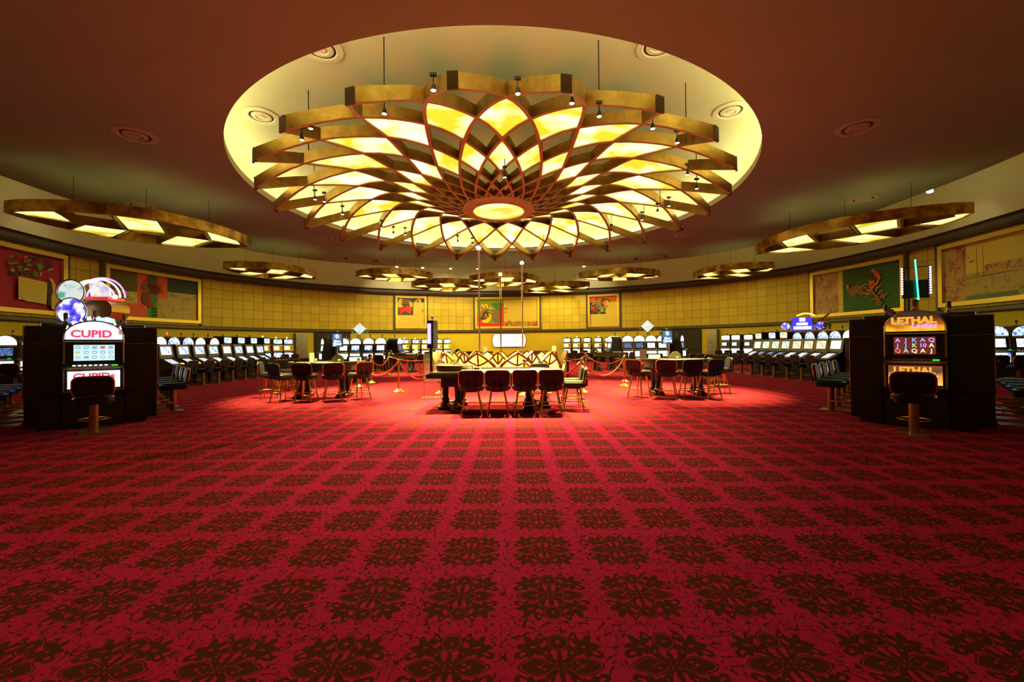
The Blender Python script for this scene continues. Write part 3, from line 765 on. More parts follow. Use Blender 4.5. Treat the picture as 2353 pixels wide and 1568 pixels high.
# aimed lamps of the chandelier (each sits at one of its spotlight fixtures)
def aim(px, py, target, e, size=44, col=(1,.77,.18)):
    x, y = fl(px, py, EYE+5.25); L_ = light('spotlight_beam', 'SPOT', (x, y, EYE+5.2), e, col, spot_size=R(size), spot_blend=.95, shadow_soft_size=.07)
    L_.rotation_euler = (Vector(target)-L_.location).to_track_quat('-Z', 'Y').to_euler()
for a_ in ((1190,216,(-.3,8.6,.5)),(1314,238,(.9,8.8,.3)),(996,208,(-1.2,8.7,.3)),(1475,506,(.6,9.6,0)),(1160,408,(-.2,9.0,0)),(714,296,(-4.9,10.8,.5)),(745,464,(-4.6,11.3,.3)),(787,493,(-3.6,12.4,0)),
           (1556,329,(4.4,10.8,.5)),(1601,434,(4.7,11.6,.3)),(1511,488,(3.4,12.6,0)),(1405,533,(1.6,11.6,0)),(931,540,(-2.2,12.2,0)),(1052,557,(-.6,16,.5)),(1085,562,(.3,14.5,.3)),
           (877,524,(-5.2,20,.3)),(1580,402,(4.8,20.5,.3)),(1537,474,(0,26,0))):
    aim(a_[0], a_[1], a_[2], P_SPOT*(2.6 if 8 < a_[2][1] < 10 else 2.5))
for a_ in ((1190,216,(-.2,6.2,0)),(1314,238,(.6,4.2,0)),(996,208,(-1.2,4.4,0)),(883,262,(-2.5,8.5,0)),(1500,296,(2.6,8.5,0))): aim(a_[0], a_[1], a_[2], 800 if a_[2][1] == 6.2 else 240, 58, (1,.84,.55))

seat_lit = noisy('black_leather_lit', (.028,.028,.045), (.040,.040,.062), 40, .36)  # paler copy of the black leather: light on the seats put into the colour
# ================================================================== STOOLS
def seat_mb(w_=.47, d_=.50, z=.585, h=.115):
    b = MB(); b.prism(rrect(w_, d_, .13, 0, -.01), 'z', z-h, z); return b
def back_parts(root, z0, up, zt):
    M = Matrix.Translation((0, -.235, z0)) @ Matrix.Rotation(R(8), 4, 'X')
    b = MB(); b.prism(rrect(.44, .29, .075), 'y', -.022, .035, 0, M); b.build('backrest', up, root, True, .012)
    b = MB(); b.tube([M @ Vector((x, .0, z)) for x, z in rrect(.455, .305, .08)], .013, 6, True); b.build('back_frame', brass, root, True)
    for s in (-1, 1):
        b = MB(); b.box((s*.065-.028, -.275, zt-.10), (s*.065+.028, -.225, z0-.07)); b.build('back_support', blackm, root)
def table_stool(name, label, zs, up=leather):
    root = thing(name, label, 'stool'); k = zs/.60
    b = seat_mb(z=zs); b.build('seat', seat_lit if up is leather else up, root, True, .025, 3)
    back_parts(root, zs+.115, up, zs)
    b = MB(); b.lathe([(.15,zs-.145),(.15,zs-.115),(.06,zs-.115)], 16); b.build('swivel_plate', blackm, root)
    for sx, sy in ((-1,-1),(1,-1),(1,1),(-1,1)):
        b = MB(); b.tube([(sx*.115, sy*.115, zs-.115), (sx*.20, sy*.20, 0)], .022, 4, r2=.013); b.build('leg', brass, root)
    b = MB(); rr = .115+.085*(1-.2/zs)+.035; b.tube([(rr*1.25*cos(2*pi*i/28), rr*1.25*sin(2*pi*i/28), .20) for i in range(28)], .009, 6, True); b.build('foot_ring', brass, root, True)
    return root
def slot_stool(name, label, up):
    root = thing(name, label, 'stool'); zs = .585
    seat_mb(.47, .50, zs, .13).build('seat', up, root, True, .035, 3)
    back_parts(root, zs+.145, up, zs)
    b = MB(); b.lathe([(.055,.012),(.055,.48)], 14); b.build('column', brassd, root, True)
    b = MB(); b.tube([(.19*cos(2*pi*i/24), .17+.17*sin(2*pi*i/24), .19) for i in range(24)], .010, 6, True); b.tube([(0,.05,.19),(0,.33,.19)], .009, 5); b.build('foot_ring', brass, root, True)
    b = MB(); b.box((-.17,-.17,0),(.17,.38,.012)); b.build('base_plate', brassd, root)
    return root
ts_low = table_stool('casino_stool', '', .585); ts_high = table_stool('casino_stool', '', .665)
ss_b = slot_stool('pedestal_stool', '', leather); ss_n = slot_stool('pedestal_stool', '', leather_n); ss_g = slot_stool('pedestal_stool', '', leather_g)
used = {}
def put(proto, loc, rz, label, group):
    if len(loc) == 2: loc = (loc[0], loc[1], 0)
    if proto.name not in used:
        used[proto.name] = 1; proto.location = loc; proto.rotation_euler = (0,0,rz); proto['label'] = label
        if group: proto['group'] = group
        return proto
    return dup(proto, loc, rz, label, group)
face = lambda x, y, tx, ty: atan2(-(tx-x), ty-y)     # rotation that turns local +y to the target
G1 = 'stools at the roulette table'
for i, px in enumerate((1083.5, 1143.5, 1204.5, 1264)):
    put(ts_low, (dep(px, 7.85), 7.84), R((3,0,0,-2)[i]), 'dark stool seen from behind at the roulette table front, %s from the left' % ORD[i], G1)
put(ts_low, (1.22, 8.28), R(82), 'stool at the right end of the roulette table, the nearer of the pair turned sideways', G1)
put(ts_low, (1.24, 8.85), R(88), 'stool at the right end of the roulette table, the farther of the pair turned sideways', G1)
put(ts_low, (.66, 9.75), R(180), 'stool behind the roulette table, its pale seat back showing over the table edge', G1)
G2 = 'stools at the left card table'
TL = (-4.95, 10.95); TR = (4.32, 10.95)
for px, y, s in ((704,9.92,'left one of the two seen from behind'),(764,9.98,'right one of the two seen from behind'),(825,10.25,'at its right corner below a brass ball'),
               (650,10.02,'turned half right at its front left corner'),(622,10.75,'outermost on the left side, seen edge on')):
    x = dep(px, y); put(ts_high, (x, y), face(x, y, TL[0], TL[1]+.2), 'dark stool at the left card table, '+s, G2)
for px, y, s in ((654,12.2,'leftmost'),(678,13.1,'second from the left'),(702,13.9,'third from the left')):
    x = dep(px, y); put(ts_high, (x, y), face(x, y, TL[0]+.2, TL[1]), 'stool behind the left card table with only its back top showing, '+s, G2)
G3 = 'stools at the right card table'
for px, y, s in ((1468,10.2,'leftmost along its front, seen from behind'),(1533,10.0,'second from the left along its front'),(1583,9.95,'third from the left along its front'),
               (1627,9.95,'at the front right corner, turned half left'),(1652,10.95,'on the right side, seen edge on')):
    x = dep(px, y); put(ts_high, (x, y), face(x, y, TR[0], TR[1]+.2), 'dark stool at the right card table, '+s, G3)
for px, y, s in ((1597,15.3,'leftmost'),(1612,14.4,'second from the left'),(1629,13.5,'third from the left'),(1647,12.6,'rightmost')):
    x = dep(px, y); put(ts_high, (x, y), face(x, y, TR[0]-.2, TR[1]), 'stool behind the right card table with only its back top showing, '+s, G3)
G4 = 'stools at the back tables'
for px, y, tx, s in ((862,19.9,925,'left end of the left back table, beyond the rope'),(876,18.6,925,'left end of the left back table, right beside its neighbour'),(962,19.8,925,'right end of the left back table'),
                   (1349,20.5,1392,'left end of the right back table'),(1427,19.4,1392,'right end of the right back table, behind the brass post'),(1441,20.0,1392,'right end of the right back table, outermost')):
    x = dep(px, y); put(ts_high, (x, y), face(x, y, dep(tx, 20.8), 20.8), 'small distant stool at the '+s, G4)

# ================================================================== CARD TABLES
def column_leg(b, x, y, h, r=.07):
    b.lathe([(r*1.9,.02),(r*1.9,.07),(r*1.3,.10),(r*1.5,.14),(r*1.0,.18),(r*1.15,.22),(r*.85,.26),(r*.95,h*.5),(r*1.15,h-.1),(r*1.4,h)], 14, (x, y, 0))
def card_table(name, label, w_, d_, h, loc, rz):
    root = thing(name, label, 'table', loc, rz)
    def dshape(w, d, n=20):          # curved players' side toward -y, straight dealer's side at +y
        return [(w/2*cos(pi+pi*i/n), .25*d+.75*d*sin(pi+pi*i/n)*1.0) for i in range(n+1)]
    o = dshape(w_, d_); i_ = [(x*.86, (y-.25*d_)*.84+.25*d_-.0) for x, y in o]
    MB().prism(o, 'z', h-.07, h-.005).build('tabletop', woodd, root, True, .012)
    MB().prism(i_, 'z', h-.004, h+.006).build('felt', felt, root)
    b = MB(); b.tube([(x*.985, (y-.25*d_)*.985+.25*d_, h-.01) for x, y in o], .045, 8); b.build('arm_rail', leather, root, True)
    MB().prism([(x*.8, (y-.25*d_)*.8+.25*d_) for x, y in o], 'z', h-.22, h-.07).build('apron', woodd, root)
    for s in (-1, 1):
        for yy in (-.20*d_, .18*d_):
            b = MB(); column_leg(b, s*w_*.27, yy, h-.2, .075); b.build('leg', black, root, True)
        b = MB(); b.box((s*w_*.27-.12, -.34*d_, 0), (s*w_*.27+.12, .32*d_, .07)); b.build('foot', black, root, False, .015)
    b = MB(); b.box((-.18*w_, .22*d_, h-.015), (.18*w_, .25*d_+.02, h+.03)); b.build('chip_tray', blackm, root)
    return root
card_table('card_table', 'curved card table with pale felt, left of the roulette table, closed sign behind', 1.9, 1.5, .90, (TL[0], TL[1], 0), R(8))
card_table('card_table', 'curved card table with pale felt, right of the roulette table, grey shuffler on top', 1.9, 1.5, .90, (TR[0], TR[1], 0), R(-8))
card_table('card_table', 'distant dark card table, left of the glowing petal fence, beyond the ropes', 1.75, 1.3, .93, (dep(924,20.8), 20.9, 0), R(170))
card_table('card_table', 'distant dark card table, right of the glowing petal fence, beyond the ropes', 1.60, 1.3, .93, (dep(1392,20.8), 21.0, 0), R(190))
card_table('card_table', 'far card table behind the petal fence, left of the wall screen', 2.4, 1.3, .93, (dep(1088,25.5), 25.5, 0), R(180))
card_table('card_table', 'far card table behind the petal fence, right of the wall screen', 2.6, 1.3, .93, (dep(1238,25.5), 25.5, 0), R(180))

# roulette table -----------------------------------------------------
rt = thing('roulette_table', 'long roulette table with pale felt and carved black legs in the centre', 'table', (-.35, 8.72, 0)); hz_ = .775
def rp(x, y): return (x+.35, y-8.72)
outl = [(-1.67,7.98)]+[(.55+.48*sin(R(a)), 8.72-.74*cos(R(a))) for a in range(0, 181, 12)]+[(-1.67,9.46)]
top = [rp(*p) for p in outl]
MB().prism(top, 'z', hz_-.10, hz_-.01).build('tabletop', woodd, rt, True, .015)
b = MB(); b.tube([(x, y, hz_-.02) for x, y in [rp(-.45,8.0)]+top[1:-1]+[rp(-.45,9.44)]], .045, 8); b.build('arm_rail', leather, rt, True)
fp = [rp(-.72,8.07)]+[rp(.50+.44*sin(R(a)), 8.72-.65*cos(R(a))) for a in range(0, 181, 12)]+[rp(-.72,9.37)]
MB().prism(fp, 'z', hz_-.008, hz_+.006).build('felt', felt, rt)
MB().prism([rp(-1.62,8.04), rp(-.74,8.04), rp(-.74,9.42), rp(-1.62,9.42)], 'z', hz_-.012, hz_+.012).build('wheel_deck', woodd, rt, False, .006)
MB().box((*rp(-.70,9.30), hz_), (*rp(.42,9.40), hz_+.035)).build('chip_rack', blackm, rt)
MB().prism([rp(-1.35,8.15), rp(.55,8.15), rp(.75,8.72), rp(.55,9.3), rp(-1.35,9.3)], 'z', hz_-.26, hz_-.10).build('apron', woodd, rt)
MB().box((*rp(-1.40,8.12), .50), (*rp(-.92,8.45), .68)).build('drop_box', blackm, rt, False, .01)
for x0, y0 in ((-1.08,8.22),(-1.39,8.62),(-1.12,9.2),(.33,8.28),(.66,8.70),(.36,9.2)):
    b = MB(); q = rp(x0, y0)
    b.lathe([(.125,.0),(.125,.07),(.10,.09),(.105,.14),(.075,.17),(.085,.21),(.060,.25),(.085,.62),(.095,.66)], 4, (q[0], q[1], 0)) if False else b.lathe([(.12,.06),(.10,.09),(.105,.14),(.075,.17),(.085,.21),(.058,.25),(.078,.56),(.09,.66)], 16, (q[0], q[1], 0))
    b.box((q[0]-.13, q[1]-.13, 0), (q[0]+.13, q[1]+.13, .06)); b.build('leg', black, rt, True, .0)
for xa, ya, xb, yb in ((-1.08,8.22,-1.39,8.62),(-1.39,8.62,-1.12,9.2),(.33,8.28,.66,8.70),(.66,8.70,.36,9.2)):
    p, q = rp(xa, ya), rp(xb, yb); MB().tube([(p[0],p[1],.10),(q[0],q[1],.10)], .05, 4).build('stretcher', black, rt)
# wheel
wx, wy = dep(1045, 8.78), 8.76
b = MB(); b.lathe([(.37,0),(.385,.03),(.385,.11),(.37,.125),(.33,.12),(.27,.07),(0,.06)], 40); wh = b.build('roulette_wheel', woodd, rt, True); wh.location = (wx+.35, wy-8.72, hz_+.012)
b = MB(); b.lathe([(.385,.112),(.372,.128),(.335,.123)], 40); b.f = b.f[:-2]; b.mi = b.mi[:-2]; b.build('rim', mat('amber_wood', (.45,.20,.05), .25, coat=.6), wh, True)
b = MB(); b.lathe([(.24,.085),(.05,.10),(.03,.13),(0,.13)], 36); b.build('rotor', brass, wh, True)
b = MB(); b.lathe([(.03,.12),(.014,.15),(.028,.17),(.012,.19),(.024,.21),(.010,.23),(.020,.25),(0,.27)], 12)
for k in range(4): a = k*pi/2+.4; b.tube([(0,0,.17),(.07*cos(a),.07*sin(a),.17)], .007, 5); b.sphere((.075*cos(a),.075*sin(a),.17), .014, 8)
b.build('spindle', chrome, wh, True)
# winning number display
neon = mat('violet_neon', (1,1,1), .4, 0, (.72,.20,1), 7); neon2 = mat('violet_panel', (.05,.02,.15), .4, 0, (.10,.01,.75), .9)
dx, dy = dep(991, 8.35), 8.35
db = thing('number_display', 'tall dark display with glowing violet tubes on a pole at the roulette table', 'display', (dx, dy, hz_+.012), R(-24))
MB().lathe([(.028,0),(.028,.50)], 10).build('pole', blackm, db)
MB().box((-.07,-.05,.47),(.07,.13,1.03)).build('housing', blackm, db, False, .006)
b = MB()
for k in range(3): b.tube([(-.035+.028*k,-.062,.57),(-.035+.028*k,-.062,.965)], .008, 6)
b.build('neon_tube', neon, db); MB().box((-.056,-.054,.55),(.045,-.050,.985)).build('face', neon2, db)
b = MB()
for k in range(14): b.box((.071,-.03,.50+.037*k),(.074,.11,.525+.037*k))
b.build('side_grille', steel, db)
b = MB(); b.sphere((.02,.02,1.10), .035, 12); b.tube([(.02,.02,1.03),(.02,.02,1.08)], .008, 6); b.build('ball_camera', chrome, db, True)
MB().box((*[v for v in (dep(1095,8.9)-.06, 8.85)], hz_+.008), (dep(1095,8.9)+.06, 8.98, hz_+.06)).build('marker_box', blackm)
tag(bpy.data.objects['marker_box'], 'small black box between the roulette wheel and the pale felt', 'box')
# small things on the card tables --------------------------------------
def sign_card(loc, rz, label, w_=.12, h=.25):
    root = thing('card_holder', label, 'sign', loc, rz); MB().box((-w_/2,-.004,.01),(w_/2,.004,h)).build('card', white, root)
    MB().box((-w_/2,-.03,0),(w_/2,.03,.012)).build('foot', acryl, root); return root
zt = .906
sign_card((dep(716.5,11.0), 11.0, zt), R(10), 'upright white rules card standing on the left card table')
sign_card((dep(1477.5,10.75), 10.75, zt), R(-10), 'upright white rules card standing on the right card table', .17, .27)
sign_card((dep(956,20.5), 20.5, .936), 0, 'pale rules card standing on the distant left table', .17, .24)
sign_card((dep(1115,25.3), 25.3, .936), 0, 'pale rules card on the far table left of the wall screen', .26, .32)
sign_card((dep(1273,25.3), 25.3, .936), 0, 'pale rules card on the far table right of the wall screen', .26, .32)
def shuffler(loc, rz, label, m):
    root = thing('card_shuffler', label, 'card shuffler', loc, rz)
    MB().prism([(-.15,0),(.15,0),(.15,.12),(.06,.20),(-.06,.19),(-.15,.07)], 'y', -.10, .10).build('body', m, root, False, .02)
    MB().box((.02,-.112,.03),(.09,-.102,.07)).build('display', mat('green_led', (0,.1,0), .4, 0, (.4,1,.1), 1.2), root)
    MB().box((-.22,-.07,0),(-.15,.07,.04)).build('tray', blackm, root)
shuffler((dep(776,11.25), 11.25, zt), R(12), 'black card shuffler with a tiny green display on the left card table', blackm)
shuffler((dep(1551,11.2), 11.2, zt), R(-20), 'grey card shuffler standing on the right card table', mat('grey_plastic', (.22,.21,.21), .35, .3))
shuffler((dep(894,20.6), 20.6, .936), R(0), 'small dark card shuffler on the distant left table', blackm)
shuffler((dep(1365,20.6), 20.6, .936), R(0), 'small dark card shuffler on the distant right table', blackm)
shuffler((dep(1052,25.3), 25.3, .936), R(0), 'dark card shuffler on the far table behind the petal fence', blackm)
glassm = mat('clear_glass', (.9,.95,.95), .03); glassm.node_tree.nodes['Principled BSDF'].inputs['Alpha'].default_value = .3
b = MB(); b.lathe([(.025,0),(.032,.09),(.028,.09),(.022,.006),(0,.006)], 12, (dep(726,11.3), 11.3, zt)); tag(b.build('drinking_glass', glassm, None, True), 'small clear glass beside the white card on the left card table', 'glass')
blue_sign = multi('blue_sign_screen', 1.0, [(.01,.06,.22),(.02,.14,.40),(.05,.35,.65)], 5)
lett = mat('white_letters', (1,1,1), .5, 0, (.9,.96,1), 1.6)
def closed_sign(loc, rz, label, w_=.27, h=.36):
    root = thing('closed_sign', label, 'sign', loc, rz)
    MB().lathe([(.06,0),(.06,.01),(.012,.012),(.012,.42)], 10).build('pole', chrome, root)
    MB().box((-w_/2-.012,-.02,.40),(w_/2+.012,.035,.42+h)).build('housing', blackm, root)
    MB().box((-w_/2,-.024,.415),(w_/2,-.018,.40+h)).build('screen', blue_sign, root)
    b = text_mb('Now', .085, 0, Matrix.Translation((0,-.028,.555)), bold=.002); text_mb('Closed', .085, 0, Matrix.Translation((0,-.028,.485)), bold=.002, mb=b); b.build('lettering', lett, root)
    b = MB()
    for k in range(10): a = k*pi/5; b.tube([(.02*cos(a),-.026,.69+.02*sin(a)),(.062*cos(a),-.026,.69+.062*sin(a))], .006, 4)
    b.box((-w_/2+.01,-.028,.425),(-.03,-.025,.435)); b.build('emblem', mat('pale_blue_glow', (1,1,1), .5, 0, (.45,.8,1), 1.3), root)
    MB().sphere((0,.01,.46+h), .022, 10).lathe([(.006,.40+h),(.006,.45+h)], 6).build('ball', chrome, root, True)
closed_sign((dep(777.5,11.55), 11.5, zt), R(-8), 'blue closed sign on a pole behind the left card table')
closed_sign((dep(1534.5,11.4), 11.45, zt), R(6), 'blue closed sign on a pole behind the right card table')

# ================================================================== STANCHIONS AND ROPES
def stanchion(label):
    root = thing('rope_stanchion', label, 'stanchion', (0,0,0), 0, 'brass rope posts')
    b = MB(); b.lathe([(.165,0),(.165,.015),(.13,.035),(.06,.085),(.028,.10),(0,.10)], 24); b.build('base', brass, root, True)
    b = MB(); b.lathe([(.024,.09),(.024,.80),(.045,.81),(.045,.835),(.022,.845),(.022,.87)], 14)
    b.build('post', brass, root, True)
    MB().sphere((0,0,.905), .046, 14).build('ball', brass, root, True); return root
st = {}
sp0 = None
for key, px, py, s in (('a',915,901,'the nearest left of the roulette table'),('b',853,881,'behind the left card table, second from the left'),('c',824,890,'hidden partly by a stool of the left card table'),('d',1012,905,'behind the left end of the roulette table'),
                 ('e',1204,909,'behind the roulette table, right of its middle'),('f',1337,902.5,'right beside the sideways stools of the roulette table'),('g',1434,888,'just left of the right card table, front one'),('h',1435,878,'just left of the right card table, rear one'),
                 ('i',1346,838,'far behind, beside the distant right table'),('j',893,838,'far behind, beside the distant left table')):
    x, y = fl(px, py); y = min(y, 19.0 if key in 'ij' else 99); x = dep(px, y); st[key] = (x, y)
    lab = 'brass rope post with ball top, '+s
    if sp0 is None: sp0 = stanchion(lab); sp0.location = (x, y, 0)
    else: dup(sp0, (x, y, 0), 0, lab)
def rope(p, q, sag, label):
    p = Vector((*p, .84)); q = Vector((*q, .84)) if len(q) == 2 else Vector(q); d = (q-p).normalized(); d.z = 0
    a, c_ = p+d*.05, q-d*.05; pts = []
    for i in range(21):
        f = i/20; v = a.lerp(c_, f); v.z -= sag*4*f*(1-f); pts.append(v)
    root = thing('barrier_rope', label, 'rope', tuple((a+c_)/2)[:2]+(0,), 0, 'red velvet ropes')
    M = Matrix.Translation((-(a.x+c_.x)/2, -(a.y+c_.y)/2, 0))
    MB().tube(pts[1:-1], .021, 8, M=M).build('cord', rope_m, root, True)
    for s in (0, 1):
        e = pts[:2] if s == 0 else pts[-2:]
        MB().tube(e, .026, 8, M=M).build('brass_end', brass, root, True)
rope(st['a'], st['c'], .42, 'red velvet rope hanging between the left card table and the nearest left brass post')
rope(st['a'], st['d'], .46, 'red velvet rope running from the nearest left brass post behind the roulette table')
rope(st['c'], st['b'], .38, 'red velvet rope crossing behind the right stool of the left card table')
rope(st['b'], st['j'], .30, 'red velvet rope rising toward the distant left table')
rope(st['f'], st['g'], .44, 'long red velvet rope sagging between the roulette table and right card table')
rope(st['f'], st['e'], .42, 'red velvet rope running behind the right end of the roulette table')
rope(st['g'], (4.6,14.2,.84), .30, 'red velvet rope going behind the right card table from the brass post')
rope(st['h'], st['i'], .30, 'red velvet rope from the rear right brass post toward the distant right table')
rope(st['i'], (dep(1296,17.6),17.6,.84), .20, 'distant red velvet rope right of the petal fence')
rope(st['j'], (dep(1010,18.4),18.4,.84), .2, 'distant red velvet rope left of the petal fence')
# drink stand right of the fence
x, y = dep(1304,14.4), 14.4
root = thing('ash_stand', 'slim dark stand with a round chrome top, right of the petal fence', 'stand', (x, y, 0))
MB().lathe([(.20,0),(.20,.015),(.035,.03)], 20).build('base', blackm, root, True); MB().lathe([(.042,.03),(.042,.73)], 14).build('post', blackm, root)
MB().lathe([(.05,.71),(.15,.735),(.155,.755),(.14,.76),(0,.745)], 24).build('top', chrome, root, True)
# clear lectern behind the wheel
x, y = dep(993,10.5), 10.5
root = thing('acrylic_lectern', 'clear acrylic lectern with chrome legs, behind the roulette display pole', 'lectern', (x, y, 0), R(15))
MB().box((-.22,-.14,.42),(.22,-.13,1.10)).box((-.22,-.14,.42),(-.21,.16,1.10)).box((.21,-.14,.42),(.22,.16,1.10)).build('panel', acryl, root)
MB().box((-.24,-.16,1.10),(.24,.18,1.115)).build('top', acryl, root)
for s in (-1, 1): MB().tube([(s*.21,-.12,0),(s*.21,-.12,1.1)], .014, 8).build('leg', chrome, root, True)
MB().box((-.26,-.2,0),(.26,.2,.015)).build('base', chrome, root)

# ================================================================== GLOWING PETAL FENCE AND POLES
pit_glass = glow('petal_glass', (.60,.44,.005), (1,.88,.28), 1.9, 3.0, .36, .66)
pf = thing('petal_fence', 'ring of glowing yellow glass petals with copper ribs, behind the roulette table', 'fence', (CX, CY, 0))
brass_l = noisy('light_brass', (.60,.38,.12), (.75,.52,.20), 3, .35, .8)
def petal(a, r, wd, z0, z1, lean, nm):
    M = Matrix.Rotation(-a, 4, 'Z') @ Matrix.Translation((0, r, 0))
    n = 9; h = z1-z0
    L = [(-wd/2*(1-(i/n)**1.9), z0+h*(i/n)) for i in range(n+1)]
    out = L+[(-x, z) for x, z in L[-2::-1]]
    c0 = (0, z0+.35*h); inn = [((x)*.86, (z-c0[1])*(.88)+c0[1]) for x, z in out]
    N_ = len(out); b = MB(); D = .075
    y_ = lambda z, d: lean*(z-z0)+d
    vs = [(x, y_(z,-D), z) for x, z in out]+[(x, y_(z,-D), z) for x, z in inn]+[(x, y_(z,D), z) for x, z in out]+[(x, y_(z,D), z) for x, z in inn]
    fs = []; mi = []
    for i in range(N_-1):
        fs += [(i,i+1,N_+i+1,N_+i), (2*N_+i,2*N_+i+1,3*N_+i+1,3*N_+i), (i,i+1,2*N_+i+1,2*N_+i), (N_+i,N_+i+1,3*N_+i+1,3*N_+i)]; mi += [1, 1, 0, 1]
    fs += [(0,N_,3*N_,2*N_), (N_-1,2*N_-1,4*N_-1,3*N_-1)]; mi += [1, 1]
    b.add([tuple(M @ Vector(v)) for v in vs], fs); b.mi = mi
    fr = b.build('petal', [brass_l, mat('copper_rib', (.30,.075,.025), .45)], pf)
    g = MB(); g.add([tuple(M @ Vector((x, y_(z,-.02), z))) for x, z in inn]+[tuple(M @ Vector((x, y_(z,.02), z))) for x, z in inn],
        [tuple(range(N_)), tuple(range(N_, 2*N_))]+[(i, (i+1) % N_, N_+(i+1) % N_, N_+i) for i in range(N_)]); g.build('glass', pit_glass, fr)
    s = MB()
    for k in (-1, 0, 1):
        top_ = inn[len(inn)//2+k*(3 if nm else 2)]; pts = []
        for i in range(6):
            f = i/5; x = top_[0]*f*(1+.35*(1-f)*abs(k)); z = z0+.42*h+(top_[1]-z0-.42*h)*f; pts.append((M @ Vector((x, y_(z,.02), z))))
        s.tube(pts, .034, 4)
    s.build('spoke', mat('copper_rib', (.30,.075,.025), .45), fr)
for k in range(12):
    a = pi+R(15+30*k); petal(a, 2.42, 1.46, .30, 1.08, .20, 1)
    a = pi+R(30*k); petal(a, 2.22, .98, .36, 1.10, .16, 0)
globe = mat('globe_lamp', (1,1,1), .2, 0, (1,.95,.80), 3.0)
for px, y, col, s, zt_ in ((1102,14.35,mat('pale_pole', (.72,.62,.50), .3, .2),'left of three, globe highest',4.66),(1201,17.0,mat('pale_pole'),'right of three inside the petal fence',4.66),(1151,18.2,brass,'brass, middle of three, globe lowest',4.40)):
    x = dep(px, y)
    root = thing('globe_pole', 'tall slim pole with a round globe on top, '+s, 'pole', (x, y, 0), 0, 'tall globe poles')
    MB().lathe([(.16,0),(.16,.03),(.03,.05)], 18).build('base', col, root, True); MB().lathe([(.032,.04),(.032,zt_-.07)], 12).build('shaft', col, root, True)
    MB().lathe([(.03,zt_-.08),(.06,zt_-.05),(.05,zt_-.02)], 12).build('collar', col, root, True); MB().sphere((0,0,zt_+.03), .085, 14).build('globe', globe, root, True)

# ================================================================== SLOT MACHINES
scr_blue = multi('screen_blue', 1.15, [(.03,.12,.75),(.12,.35,.9),(.9,1,1),(.8,.9,.8),(.15,.4,.9)], 9)
scr_white = multi('screen_white', 1.35, [(.35,.45,.8),(1,1,1),(.9,1,1),(.8,.7,.4)], 8)
scr_green = multi('screen_green', 1.1, [(.05,.35,.12),(.5,.9,.55),(1,1,.95),(.1,.5,.3)], 9)
scr_orange = multi('screen_orange', 1.1, [(.55,.22,.03),(1,.7,.25),(1,.95,.8),(.2,.4,.7)], 9)
scr_yel = multi('screen_cream', 1.5, [(1,.9,.45),(1,1,.85),(.9,1,.7)], 6)
scr_vio = multi('screen_violet', 1.5, [(.6,.5,1),(1,1,1),(.85,.8,1)], 6)
con_glass = multi('console_glass', .85, [(.25,.32,.75),(.75,.85,1),(1,1,1),(.9,.8,.6)], 10)
scr_dim = multi('screen_dim', .45, [(.02,.05,.25),(.15,.3,.8),(.5,.7,.9)], 14)
gold_body = noisy('yellow_machine_body', (.80,.56,.05), (.90,.68,.09), 8, .4, 0)
btn = mat('lit_button', (1,1,1), .4, 0, (1,.95,.85), 2.5); btn_y = mat('amber_button', (1,.6,0), .4, 0, (1,.62,.05), 1.6); btn_g = mat('green_slot_light', (0,1,0), .4, 0, (.02,1,.05), 1.6)
beac_r = mat('beacon_red', (.35,.02,.03), .3); beac_g = mat('beacon_green', (.02,.14,.07), .3); beac_y = mat('beacon_lit', (1,1,1), .3, 0, (1,.85,.4), 5); beac_rl = mat('beacon_red_lit', (1,0,0), .3, 0, (1,.05,.01), 5)
trim_c = noisy('bronze_edge', (.30,.19,.08), (.45,.30,.13), 6, .3, .8)
def beacon(root, x, y, z, lit=None, s=1.0):
    b = MB(); b.lathe([(.032*s,0),(.034*s,.02*s),(.022*s,.03*s),(.022*s,.06*s)], 10, (x,y,z), 0)
    b.lathe([(.024*s,.06*s),(.024*s,.10*s)], 10, (x,y,z), 1); b.lathe([(.024*s,.10*s),(.024*s,.14*s),(.018*s,.15*s),(0,.152*s)], 10, (x,y,z), 2)
    b.build('beacon', [chrome, lit or beac_r, lit or beac_g], root)
def arch(w_, z0, h, n=16, p=1.0): 
    return [(-w_/2, z0)]+[(-w_/2*cos(pi*i/n), z0+h*.22+h*.78*sin(pi*i/n)**p) for i in range(n+1)]+[(w_/2, z0)]
